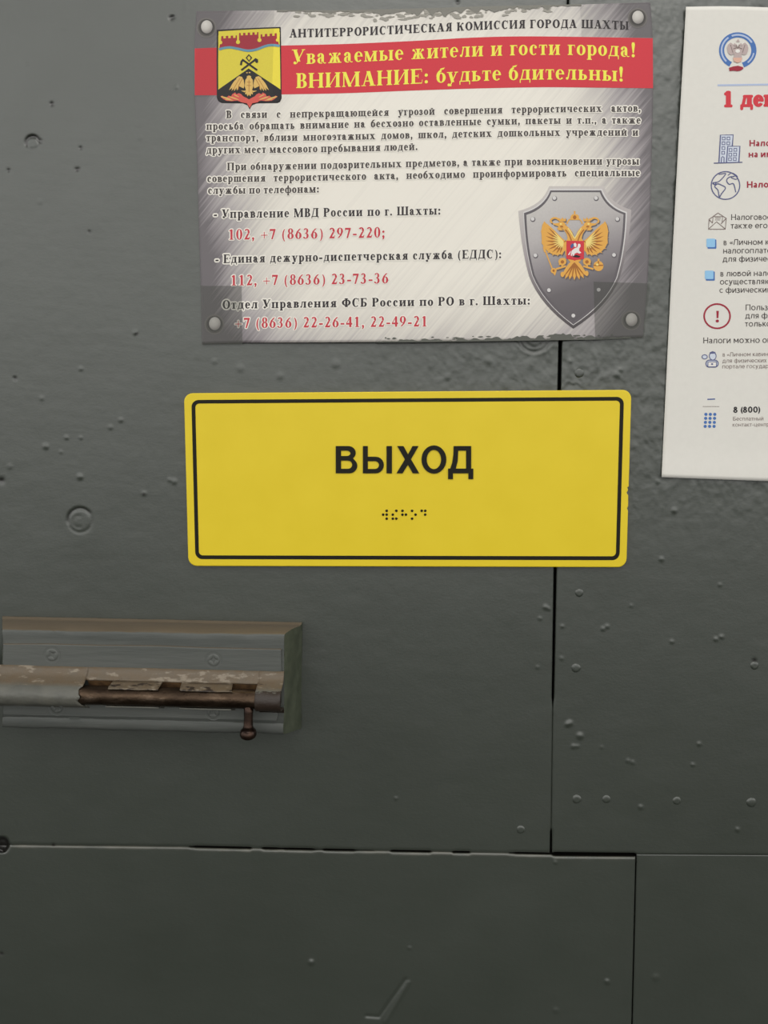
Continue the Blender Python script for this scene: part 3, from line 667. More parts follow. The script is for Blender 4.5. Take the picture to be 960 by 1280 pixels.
# town coat of arms
I_crest = ink('crest_gold_ink', (206, 170, 98))
def Z(x0, y0, k): return lambda pts: [(x0 + a / k, y0 + b / k) for a, b in pts]
z = Z(245, 20, 7.385)
def zz(polys): return [z(p) for p in polys]
out_ = [(192, 128), (300, 121), (480, 112), (640, 105), (782, 101), (786, 300), (790, 760), (778, 790), (755, 803), (560, 806), (515, 825), (495, 862), (476, 825), (430, 806), (235, 803), (205, 785), (192, 755), (190, 400)]
fld = [(208, 142), (400, 130), (600, 120), (770, 114), (776, 400), (780, 690), (500, 700), (206, 700), (205, 400)]
def wall_top(x0, x1, y0, y1, n, d):
    P = []
    for k in range(2 * n - 1):
        a, b = x0 + (x1 - x0) * k / (2 * n - 1), x0 + (x1 - x0) * (k + 1) / (2 * n - 1); f_ = lambda q: y0 + (y1 - y0) * (q - x0) / (x1 - x0) + (d if k % 2 else 0)
        P += [(a, f_(a)), (b, f_(b))]
    return P
castle = [[(215, 296), (222, 250)] + wall_top(230, 388, 186, 178, 4, 22) + wall_top(392, 584, 158, 148, 5, 22) + wall_top(590, 748, 170, 158, 4, 22) + [(758, 232), (772, 285), (690, 275), (600, 292), (480, 322), (380, 308), (300, 290)]]
keys = [ell(388, 240, 19, 19, 14), [(378, 150), (398, 150), (396, 235), (380, 235)], ell(586, 222, 19, 19, 14), [(576, 145), (597, 145), (594, 220), (578, 220)], ell(226, 244, 17, 17, 14), [(206, 180), (234, 180), (230, 240), (206, 240)], ell(752, 222, 15, 15, 14), [(745, 150), (774, 150), (772, 215), (748, 215)]]
wave = curve([(212, 308), (260, 295), (320, 290), (400, 305), (480, 320), (560, 308), (640, 278), (700, 268), (772, 276)], 5)
mount = [(206, 680), (240, 655), (486, 484), (740, 650), (780, 678), (781, 755), (768, 785), (745, 795), (240, 795), (212, 780), (204, 755)]
tools = stroke([(418, 500), (550, 400)], 17) + stroke([(565, 500), (425, 400)], 17) + [[(405, 452), (412, 415), (432, 396), (448, 404), (428, 425), (424, 455)], [(532, 402), (548, 388), (572, 400), (574, 428), (556, 434)]]
lamp = stroke([(488, 358), (512, 385), (490, 418), (465, 385)], 13, True)
def mir(polys, c): return [[(2 * c - a, b) for a, b in p] for p in polys]
wingl = [[(448, 640), (440, 590), (425, 562), (398, 555), (375, 572), (365, 600), (372, 625), (400, 650), (440, 668)]] + [feather(395, 575, a, b, 24) for a, b in ((305, 685), (328, 692), (352, 694), (378, 690))] + [feather(372, 590, 312, 676, 20)]
eagle = wingl + mir(wingl, 489) + [[(455, 590), (470, 570), (470, 556), (489, 548), (508, 556), (508, 570), (524, 590), (528, 650), (515, 690), (489, 705), (463, 690), (450, 650)]] + [feather(489, 670, a, b, 26) for a, b in ((455, 725), (475, 742), (502, 742), (524, 725))] + [[(448, 690), (470, 680), (450, 705), (415, 690)], [(530, 690), (508, 680), (528, 705), (563, 690)]]
eagle += [ell(470, 524, 8, 5), ell(495, 522, 8, 5)]
dets = stroke([(430, 575), (395, 640), (390, 680)], 5) + stroke([(548, 575), (585, 640), (590, 680)], 5) + stroke([(405, 575), (365, 640), (345, 680)], 4) + stroke([(573, 575), (613, 640), (633, 680)], 4) + stroke([(489, 590), (489, 700)], 5) + stroke([(470, 610), (508, 612)], 4) + stroke([(468, 640), (510, 642)], 4)
fl = [[(225, 742), (245, 735), (262, 752), (285, 750), (300, 735), (325, 742), (335, 720), (362, 706), (372, 722), (396, 712), (418, 722), (436, 742), (470, 758), (489, 770), (489, 800), (430, 800), (380, 780), (330, 786), (280, 782), (250, 765)]]
flames = fl + mir(fl, 489) + [[(420, 760), (489, 770), (560, 760), (575, 795), (520, 806), (495, 850), (470, 806), (410, 795)]]
glow = [feather(232, 744, 330, 772, 14), feather(310, 745, 400, 775, 12), feather(270, 768, 350, 780, 8), feather(350, 725, 400, 750, 9), feather(746, 744, 648, 772, 14), feather(668, 745, 578, 775, 12), feather(708, 768, 628, 780, 8), feather(628, 725, 578, 750, 9)]
multi_print('coat_of_arms', [(zz([out_]), I_soot), (zz([fld]), I_field), (zz(castle), I_crimson), (zz(keys), I_field), (zz(stroke(wave, 22)), I_wave), (zz([mount] + tools + lamp), I_soot),
                             (zz(flames), I_ember), (zz(glow), I_crest), (zz(eagle), I_crest), (zz(dets), I_amber)], bh, poster, 'yellow and black town crest with castle, hammers and eagle')

# printed steel shield with the double-headed eagle
zs_ = Z(640, 225, 6.0)
def zq(polys): return [zs_(p) for p in polys]
def arc_pts(p, q, ctrl, n=8): return [((1 - t) ** 2 * p[0] + 2 * t * (1 - t) * ctrl[0] + t * t * q[0], (1 - t) ** 2 * p[1] + 2 * t * (1 - t) * ctrl[1] + t * t * q[1]) for t in [k / n for k in range(n + 1)]]
def shield(tl, tr, sl, sr, tip, sidel, sider, midl, midr):
    r = [tl, tr] + arc_pts(tr, sr, (tr[0] + 45, sr[1] - 45))[1:] + arc_pts(sr, midr, sider)[1:] + arc_pts(midr, tip, (midr[0] - 80, midr[1] + (tip[1] - midr[1]) * .55))[1:]
    return r + arc_pts(tip, midl, (midl[0] + 80, midl[1] + (tip[1] - midl[1]) * .55))[1:] + arc_pts(midl, sl, sidel)[1:] + arc_pts(sl, tl, (tl[0] - 45, sl[1] - 45))[1:-1]
s_out = shield((278, 46), (690, 46), (48, 232), (895, 224), (460, 1116), (70, 520), (880, 500), (128, 720), (805, 740))
s_lip = shield((285, 66), (676, 66), (84, 240), (862, 240), (460, 1090), (95, 520), (858, 500), (150, 715), (790, 730))
s_lin = shield((288, 78), (668, 78), (90, 248), (852, 248), (460, 1084), (100, 520), (848, 500), (155, 715), (784, 730))
s_in = shield((296, 92), (658, 92), (108, 262), (836, 258), (460, 1060), (116, 520), (830, 500), (170, 712), (766, 724))
def shade_print(name, stops, axis, lo, hi):
    n = NT(name); t = n.new('ShaderNodeTexCoord'); s = n.new('ShaderNodeSeparateXYZ'); n.l.new(t.outputs['Object'], s.inputs[0])
    m = n.new('ShaderNodeMapRange'); m.inputs[1].default_value = lo; m.inputs[2].default_value = hi
    q = n.math('ADD', s.outputs['Z'], n.math('MULTIPLY', s.outputs['X'], axis)); n.l.new(q, m.inputs[0])
    c = n.ramp(m.outputs[0], [(p, tuple(min(.9, v * 1.18) for v in lin(*c)[:3]) + (1,)) for p, c in stops])
    return n.set(n.mix(n.math('MULTIPLY', n.noise(900, 3), .2), c, lin(120, 115, 118)), .45, 0, .35)
zt, zb = W(716, 235)[2], W(716, 412)[2]; ax_s = .35; xm = W(716, 320)[0] * ax_s
I_plate = shade_print('steel_plate_print', [(0, (80, 76, 80)), (.28, (96, 91, 94)), (.5, (138, 132, 135)), (.72, (176, 171, 170)), (1, (194, 190, 186))], -ax_s, float(zb - xm), float(zt - xm))
I_rim = shade_print('steel_rim_print', [(0, (66, 60, 62)), (.3, (104, 98, 100)), (.6, (158, 150, 152)), (1, (196, 190, 186))], -ax_s * .7, float(zb - xm * .7), float(zt - xm * .7))
I_lip = ink('lip_highlight_ink', (200, 197, 196)); I_shad = ink('lip_shadow_ink', (96, 91, 95))
rv = [(318, 135), (630, 135), (155, 292), (790, 292), (175, 565), (765, 562), (277, 826), (650, 823), (460, 1017)]
wl_ = [(440, 455), (410, 462), (380, 440), (345, 405), (300, 370), (262, 335), (243, 308), (228, 335), (218, 385), (224, 430), (222, 470), (240, 505), (268, 535), (300, 555), (330, 562), (375, 555), (405, 520), (430, 500)]
fe = [feather(385, 470, a, b, 30) for a, b in ((238, 312), (222, 345), (214, 385), (216, 430), (218, 475), (232, 515), (262, 548), (300, 568), (338, 572), (372, 566))]
feb = [feather(385, 470, 385 + (a - 385) * .8, 470 + (b - 470) * .8, 13) for a, b in ((246, 330), (228, 368), (220, 408), (220, 452), (226, 495), (246, 533), (281, 560), (319, 571), (355, 570))]
fec = [feather(385, 462, 385 + (a - 385) * .5, 462 + (b - 462) * .5, 9) for a, b in ((238, 312), (222, 345), (214, 385), (216, 430), (218, 475), (232, 515), (262, 548), (300, 568), (338, 572), (372, 566))]
neck = stroke(curve([(455, 470), (440, 430), (428, 395), (405, 365), (380, 345)], 5), 52, False, 34)
head = [ell(372, 338, 30, 26), [(350, 322), (318, 326), (300, 318), (312, 336), (345, 346)], [(355, 352), (336, 362), (350, 378), (385, 378)]] + stroke(curve([(352, 300), (330, 285), (305, 288), (290, 305), (300, 322)], 4), 13) + [[(352, 310), (350, 282), (368, 296), (378, 278), (390, 296), (404, 282), (404, 310)]]
leg = [ell(378, 612, 30, 28)] + [feather(400, 590, 350, 640, 26), feather(400, 600, 370, 652, 22)] + stroke([(405, 646), (330, 668)], 13)
C_ = 470
half = [wl_] + fe + neck + head + leg
body_ = [[(420, 430), (470, 452), (520, 430), (545, 480), (540, 560), (510, 610), (470, 625), (430, 610), (400, 560), (396, 480)]]
crown = [[(438, 300), (440, 270), (455, 256), (470, 262), (486, 256), (502, 268), (503, 300)], [(464, 262), (464, 232), (476, 232), (476, 262)]] + stroke(curve([(505, 292), (520, 310), (528, 330)], 4), 9) + stroke(curve([(436, 292), (420, 310), (412, 330)], 4), 9)
tail = [feather(468, 600, a, b, 34) for a, b in ((372, 725), (398, 742), (430, 748), (468, 752), (506, 748), (538, 738), (564, 722))] + [ell(378, 708, 14, 20), ell(560, 700, 14, 20)]
tailb = [feather(468, 620, a, b, 10) for a, b in ((386, 728), (414, 740), (449, 745), (487, 745), (522, 738), (550, 724))]
rod = stroke([(252, 540), (318, 705)], 9) + [ell(312, 680, 22, 20), [(230, 500), (250, 505), (258, 545), (240, 540)], [(300, 690), (332, 690), (322, 718)]]
orb = [ell(648, 645, 38, 38), [(642, 612), (642, 590), (656, 590), (656, 612)]]
orbb = stroke([(612, 640), (684, 640)], 9) + stroke([(648, 608), (648, 640)], 9) + [ell(470, 280, 13, 15), ell(312, 680, 9, 9), ell(378, 614, 13, 13), ell(562, 614, 13, 13), ell(468, 640, 10, 12)]
shade_ = feb + mir(feb, C_) + tailb + orbb + stroke(curve([(446, 455), (428, 410), (400, 372)], 4), 9) + stroke(curve([(494, 455), (512, 410), (540, 372)], 4), 9) + [ell(372, 350, 12, 7), ell(568, 350, 12, 7)] + stroke(curve([(405, 455), (370, 480), (345, 520)], 4), 8) + stroke(curve([(535, 455), (570, 480), (595, 520)], 4), 8)
lite = fec + mir(fec, C_) + stroke(curve([(470, 440), (452, 410), (420, 362)], 4), 8) + stroke(curve([(470, 440), (488, 410), (520, 362)], 4), 8) + [ell(366, 330, 9, 7), ell(574, 330, 9, 7), ell(640, 634, 10, 8)]
shd = [(408, 455), (540, 457), (540, 592), (478, 600), (470, 606), (462, 600), (408, 590)]
horse = [[(440, 565), (448, 530), (470, 512), (490, 505), (496, 478), (512, 480), (515, 498), (505, 512), (503, 530), (520, 545), (505, 552), (490, 545), (480, 548), (470, 552), (462, 575), (454, 578), (456, 552), (446, 572)], [(466, 500), (462, 478), (474, 470), (484, 482), (482, 505)], [(420, 560), (430, 545), (440, 530), (440, 545), (428, 565)]]
rider = [[(438, 492), (452, 476), (466, 480), (460, 500), (452, 512), (440, 510)]]
dragon = [[(448, 575), (480, 560), (515, 572), (500, 582), (470, 578)]]
multi_print('shield_emblem', [(zq([s_out]), I_rim), (zq([s_lip]), I_lip), (zq([s_lin]), I_shad), (zq([s_in]), I_plate),
    (zq([ell(a + 2, b + 4, 19, 19) for a, b in rv]), I_shad), (zq([ell(a, b, 14, 14) for a, b in rv]), I_lip),
    (zq([[(x_ + 7, y_ + 9) for x_, y_ in p] for p in half + mir(half, C_) + tail]), I_shad),
    (zq(rod + orb + tail + half + mir(half, C_) + body_ + crown), I_gold), (zq(shade_), I_amber), (zq(lite), I_pale_gold),
    (zq([shd]), I_red), (zq(rider), I_navy), (zq(horse), I_white), (zq(dragon), I_soot)], bh, poster, 'printed grey shield with golden double-headed eagle')

# the four printed rivets in the corners, each with its dark ring
def rivet_print(cx, cy):
    n = NT('printed_rivet_face'); t = n.new('ShaderNodeTexCoord'); c = W(cx, cy, .001); c2 = W(cx - 1.5, cy - 3, .001); k = (W(cx + 1, cy, .001) - c)[0]
    v = n.new('ShaderNodeVectorMath', operation='SUBTRACT'); n.l.new(t.outputs['Object'], v.inputs[0]); v.inputs[1].default_value = (c2[0], 0, c2[2])
    s = n.new('ShaderNodeSeparateXYZ'); n.l.new(v.outputs[0], s.inputs[0])
    d = n.math('SQRT', n.math('ADD', n.math('POWER', s.outputs['X'], 2.0), n.math('POWER', s.outputs['Z'], 2.0)))
    f = n.math('MULTIPLY', d, float(1 / (k * 13)))
    return n.set(n.ramp(f, [(0, lin(226, 222, 216)), (.45, lin(205, 200, 194)), (.75, lin(160, 154, 150)), (1, lin(120, 115, 112))]), .4, 0, .4)
I_ring = [ink('rivet_shadow_ink_' + s_, c_) for s_, c_ in (('outer', (116, 112, 110)), ('middle', (92, 88, 86)), ('inner', (70, 67, 66)))]
for cx, cy in ((258.5, 33.5), (797.5, 21.5), (268.5, 404.5), (789.5, 399.5)):
    multi_print('printed_rivet', [([ell(cx - .5, cy + 1, 12.4, 12.6)], I_ring[0]), ([ell(cx - .4, cy + 1, 10.8, 11)], I_ring[1]), ([ell(cx - .2, cy + .6, 9.3, 9.6)], I_ring[2]), ([ell(cx, cy, 7.2, 8.2)], rivet_print(cx, cy))], bh, poster)

# matt tape over the corners, and door paint brushed over the paper's edges
def tape(name, alpha):
    n = NT(name); n.set(lin(96, 98, 92), .6, 0, .3); n.b.inputs['Alpha'].default_value = alpha
    return n.m
M_tape = tape('matt_tape', .34); M_clear = tape('clear_tape', .10)
def tape_h(x, y): return poster_h(x, y) + .00035
def patch(name, px, mat, hf, label=None, nx=8, ny=8):
    """a small sheet through four corner pixels (tl, tr, br, bl)"""
    u, v = np.meshgrid(np.linspace(0, 1, nx), np.linspace(0, 1, ny)); (a, b, c, d) = px
    x = (a[0] * (1 - u) + b[0] * u) * (1 - v) + (d[0] * (1 - u) + c[0] * u) * v; y = (a[1] * (1 - u) + b[1] * u) * (1 - v) + (d[1] * (1 - u) + c[1] * u) * v
    return grid_obj(name, W(x, y, hf(x, y)), mat, poster, True, label)
patch('tape_strip', [(245.5, 14), (343, 12.5), (340, 121), (243.2, 121)], M_clear, tape_h)
patch('tape_strip', [(725, 6), (813, 3), (817, 46), (727, 46)], M_clear, tape_h)
patch('tape_strip', [(250.5, 357), (302, 357), (303, 430), (252, 431)], M_tape, tape_h)
patch('tape_strip', [(742, 352), (813, 354), (805, 423), (744, 425)], M_tape, tape_h)
random.seed(4)
def smear(x0, x1, edge, depth, inward, seed):
    """ragged flecks of paint along an edge; edge(x) gives the paper edge, inward is +1 when the paper lies below"""
    P = []; x = x0
    xs_ = np.arange(x0, x1, 1.6)
    d = depth(xs_) * np.clip(.9 + 1.5 * vn(xs_ / 9.0, xs_ * 0 + seed, seed) + .9 * vn(xs_ / 3.2, xs_ * 0 + 2.5, seed + 1), .05, 2)
    for i in range(len(xs_) - 1):
        a, b = xs_[i], xs_[i + 1]; ea, eb = edge(a), edge(b)
        P.append([(a, ea - inward * .6), (b, eb - inward * .6), (b, eb + inward * d[i + 1]), (a, ea + inward * d[i])])
    return P
top_e = lambda x: float(np.interp(x, *PT)); bot_e = lambda x: float(np.interp(x, *PB))
sm = smear(346, 728, top_e, lambda x: np.interp(x, [346, 400, 470, 520, 600, 690, 728], [1.0, 2.0, 4.5, 6.5, 5.0, 3.5, 1.5]), 1, 71)
n_edge = len(sm); rng = random.Random(9)
for _ in range(95):
    x = rng.triangular(350, 728, 520); y = top_e(x) + rng.uniform(2, 13) * (1 if 440 < x < 640 else .6)
    w = rng.uniform(1.5, 8); hgt = rng.uniform(.8, 2.6); a0 = rng.uniform(-.5, .5)
    pts = [(x + (w * math.cos(t) * math.cos(a0) - hgt * math.sin(t) * math.sin(a0)) * rng.uniform(.5, 1.1), y + (w * math.cos(t) * math.sin(a0) * .5 + hgt * math.sin(t)) * rng.uniform(.6, 1.1)) for t in [k * math.pi / 5 for k in range(10)]]
    sm.append(pts)
M_smear = flat('grey_green_paint_smear', (124, 122, 114), .5, .4)
sh_ = lambda x, y: poster_h(x, y) + .00022
multi_print('paint_smear', [(sm[n_edge:], flat('thin_grey_paint_film', (158, 154, 145), .55, .35)), (sm[:n_edge], M_smear)], sh_, poster, 'ragged grey paint brushed over the upper paper edge')
sb = smear(470, 790, bot_e, lambda x: np.interp(x, [470, 520, 600, 690, 700, 760, 790], [.6, 2.6, 2.2, 4.5, 5.0, 2.4, 1]), -1, 77)
for _ in range(30):
    x = rng.uniform(480, 770); y = bot_e(x) - rng.uniform(1.5, 6); w = rng.uniform(1.5, 6); hgt = rng.uniform(.6, 1.6)
    sb.append([(x + w * math.cos(t) * rng.uniform(.6, 1.1), y + hgt * math.sin(t) * rng.uniform(.6, 1.1)) for t in [k * math.pi / 4 for k in range(8)]])
print_obj('paint_smear', sb, sh_, flat('dark_grey_green_paint_smear', (92, 93, 86), .5, .4), poster, 'ragged grey paint along the lower paper edge')
# ------------------------------------------------------------------ the yellow sign
def sign_plate():
    n = NT('yellow_plastic'); c = n.ramp(n.noise(40, 4), [(.3, lin(227, 200, 32)), (.7, lin(231, 204, 38))])
    n.bump(n.noise(1200, 2), .05, .0003); return n.set(c, .42, 0, .4)
M_yellow = sign_plate(); M_signblack = flat('black_sign_paint', (26, 24, 16), .6, .22)
SG = [(229.6, 491.5), (789.6, 487.2), (783.3, 709.2), (235.2, 707.6)]
sgn = empty('exit_sign', tuple(W(509, 708, 0)), 'yellow plastic exit sign with black border, Cyrillic word and braille dots', 'sign')
def bil(a, b):                        # sign coordinates (0..1, 0..1) to photo pixels
    (x0, y0), (x1, y1), (x2, y2), (x3, y3) = SG
    return ((x0 * (1 - a) + x1 * a) * (1 - b) + (x3 * (1 - a) + x2 * a) * b, (y0 * (1 - a) + y1 * a) * (1 - b) + (y3 * (1 - a) + y2 * a) * b)
def rrect(x0, y0, x1, y1, r, n=7):
    P = []
    for cx, cy, a0 in ((x1 - r, y0 + r, -90), (x1 - r, y1 - r, 0), (x0 + r, y1 - r, 90), (x0 + r, y0 + r, 180)):
        for k in range(n + 1): a = math.radians(a0 + 90 * k / n); P.append((cx + r * math.cos(a), cy + r * math.sin(a)))
    return P
SW, SH = 554.0, 218.5
sg_px = lambda P: [bil(x / SW, y / SH) for x, y in P]
edge = rrect(0, 0, SW, SH, 11)
edge = [(x, y) for x, y in edge]
i_ = edge.index(max(edge, key=lambda p: (p[0], p[1])))
edge[i_:i_] = [(SW, 116), (SW, 119), (SW - 1.8, 120.5), (SW - .6, 123), (SW - 2.4, 127), (SW - .3, 130), (SW, 143), (SW - 1.2, 146), (SW, 149)]     # chipped right edge
def slab(name, px, h0, h1, mat, parent, bev=.0004, label=None, seg=2):
    """a plate with the outline px (clockwise as seen), from height h0 to h1, with rounded front edge"""
    if area2(px) > 0: px = px[::-1]
    a = np.array(px, float); n = len(px); c = a.mean(0); k = (W(c[0] + 1, c[1], h1) - W(c[0], c[1], h1))[0]
    rings = []
    nx_ = np.roll(a, -1, 0) - np.roll(a, 1, 0); nx_ /= np.maximum(np.linalg.norm(nx_, axis=1)[:, None], 1e-9); nrm = np.stack([-nx_[:, 1], nx_[:, 0]], 1)   # inward for this order
    base = W(a[:, 0], a[:, 1], h1)
    def off(d): q = a + nrm * sgn_in * (d / k); return W(q[:, 0], q[:, 1], h1)
    sgn_in = 1.0
    t = a + nrm * .5
    if abs(area2([tuple(p) for p in t])) > abs(area2(px)): sgn_in = -1.0
    for hh, d in ((h0, 0), (h1 - bev, 0)) + tuple((h1 - bev * (1 - math.sin(q * math.pi / 2 / seg)), bev * (1 - math.cos(q * math.pi / 2 / seg))) for q in range(1, seg + 1)):
        P = off(d); P[:, 1] = -hh; rings.append(P)
    v = np.concatenate(rings); f = []
    for r in range(len(rings) - 1):
        for j in range(n):
            a0, a1 = r * n + j, r * n + (j + 1) % n; f.append((a0, a1, a1 + n, a0 + n))
    f.append(range((len(rings) - 1) * n, len(rings) * n)); f.append(list(range(n))[::-1])
    return mesh_obj(name, v, f, mat, parent, False, label)
slab('plate', sg_px(edge), .0004, .0036, M_yellow, sgn, .0006)
cst = lambda v: (lambda x, y: np.full_like(np.asarray(x, float), v))
bo, bi = rrect(9.3, 8.6, SW - 9.3, SH - 8.8, 9), rrect(14.0, 13.2, SW - 14.0, SH - 13.6, 5)
bo, bi = sg_px(bo), sg_px(bi)
print_obj('border_line', [[bo[i], bo[(i + 1) % len(bo)], bi[(i + 1) % len(bi)], bi[i]] for i in range(len(bo))], cst(.00372), M_signblack, sgn, 'thin black border line')
zl = Z(400, 540, 4.571)
def raised(name, polys, holes, label):
    """raised letters: a ring wall and a top for each outline, cut by its holes"""
    bm = bmesh.new(); h0, h1 = .0035, .0042
    for outl, hs in zip(polys, holes):
        loops = [outl] + hs; edges = []
        for L in loops:
            P = W(np.array([p[0] for p in L]), np.array([p[1] for p in L]), h1); vs = [bm.verts.new(p) for p in P]
            es = [bm.edges.new((vs[i], vs[(i + 1) % len(vs)])) for i in range(len(vs))]; edges += es
            lo = [bm.verts.new((p[0], -h0, p[2])) for p in P]
            for i in range(len(vs)): bm.faces.new((vs[i], lo[i], lo[(i + 1) % len(vs)], vs[(i + 1) % len(vs)]))
        bmesh.ops.triangle_fill(bm, use_beauty=True, edges=edges, normal=(0, -1, 0))
    bmesh.ops.recalc_face_normals(bm, faces=bm.faces)
    me = bpy.data.meshes.new(name); bm.to_mesh(me); bm.free(); me.materials.append(M_signblack)
    o = link(bpy.data.objects.new(name, me), sgn); o['label'] = label
def arcp(cx, cy, rx, ry, a0, a1, n=10): return [(cx + rx * math.cos(math.radians(a0 + (a1 - a0) * k / n)), cy + ry * math.sin(math.radians(a0 + (a1 - a0) * k / n))) for k in range(n + 1)]
LV = ([(90, 80), (160, 80)] + arcp(160, 119, 44, 39, -90, 50)[1:] + [(190, 152)] + arcp(166, 193, 47, 43, -55, 90)[1:] + [(90, 236)],
      [[(120, 106), (150, 106)] + arcp(152, 121.5, 22, 15.5, -90, 90)[1:-1] + [(150, 137), (120, 137)], [(120, 163), (158, 163)] + arcp(160, 186.5, 24, 23.5, -90, 90)[1:-1] + [(158, 210), (120, 210)]])
LY = ([(245, 80), (273, 80), (273, 141), (318, 141)] + arcp(318, 188.5, 47, 47.5, -90, 90)[1:] + [(245, 236)], [[(273, 166), (312, 166)] + arcp(314, 188.5, 23, 22.5, -90, 90)[1:-1] + [(312, 211), (273, 211)]])
LI = ([(380, 80), (411, 80), (411, 236), (380, 236)], [])
LX = ([(441, 80), (477, 80), (503, 127), (529, 80), (563, 80), (520, 156), (567, 236), (530, 236), (502, 187), (472, 236), (437, 236), (485, 156)], [])
LO = (arcp(651, 157, 71, 81, 0, 348.75, 31), [arcp(651, 157, 41, 55, 0, 348.75, 31)])
LD = ([(764, 80), (864, 80), (864, 209), (876, 209), (876, 269), (848, 269), (848, 236), (760, 236), (760, 269), (732, 269), (732, 209), (744, 209), (755, 178), (762, 130)], [[(790, 106), (835, 106), (835, 209), (776, 209), (787, 165)]])
for nm, parts in (('В', [LV]), ('Ы', [LY, LI]), ('Х', [LX]), ('О', [LO]), ('Д', [LD])):
    raised('letter', [zl(p[0]) for p in parts], [[zl(q) for q in p[1]] for p in parts], 'raised black letter ' + nm)
for bx, by in ((381,450),(361,472),(381,472),(381,495),(436,450),(416,472),(416,495),(436,495),(471,450),(471,472),(491,472),(526,450),(546,472),(526,495),(581,450),(601,450),(601,472)):
    p = zl([(bx, by)])[0]; v, f = disc_dome(p[0], p[1], 1.75, .0036, .0007, 4, 12); mesh_obj('braille_dot', v, f, M_signblack, sgn, True)

# ------------------------------------------------------------------ the white tax leaflet at the right
leaf = empty('tax_leaflet', tuple(W(1030, 600, 0)), 'white paper tax leaflet with blue icons and red headings at the right edge', 'leaflet')
def paper_white():
    n = NT('white_office_paper'); c = n.ramp(n.noise(300, 4, .6), [(.3, lin(224, 221, 214)), (.7, lin(227, 224, 217))])
    n.bump(n.noise(500, 3), .06, .0003); return n.set(c, .75, 0, .25)
M_paper = paper_white()
LT = [(857.5, 9), (1281, 13.5), (1240, 608), (827, 596.5)]
def leaf_h(x, y):
    u = np.clip((x - 830) / 420, 0, 1); v = np.clip((y - 9) / 590, 0, 1)
    return .0012 + .0010 * np.exp(-(u / .10) ** 2) * (1 - .6 * v) + .0008 * np.sin(v * 5 + .6) * (1 - u) * .6 + .0016 * np.sin(math.pi * np.clip(u, 0, 1)) + .0008 * sst(.93, 1, v) + .00015 * fbm(x / 70, y / 90, 61, 2)
u, v = np.meshgrid(np.linspace(0, 1, 90), np.linspace(0, 1, 120))
X = (LT[0][0] * (1 - u) + LT[1][0] * u) * (1 - v) + (LT[3][0] * (1 - u) + LT[2][0] * u) * v; Y = (LT[0][1] * (1 - u) + LT[1][1] * u) * (1 - v) + (LT[3][1] * (1 - u) + LT[2][1] * u) * v
Y = Y + 2.0 * np.sin(math.pi * u) * (v - .3) - 1.5 * np.exp(-((u - .12) / .12) ** 2) * (1 - v) ** 8
X = X - 1.5 * np.sin(math.pi * v) * (1 - u) * .6
pl = grid_obj('paper_sheet', W(X, Y, leaf_h(X, Y)), M_paper, leaf, True); sol = pl.modifiers.new('thickness', 'SOLIDIFY'); sol.thickness = .0002; sol.offset = -1
lh = lambda x, y: leaf_h(x, y) + .00010
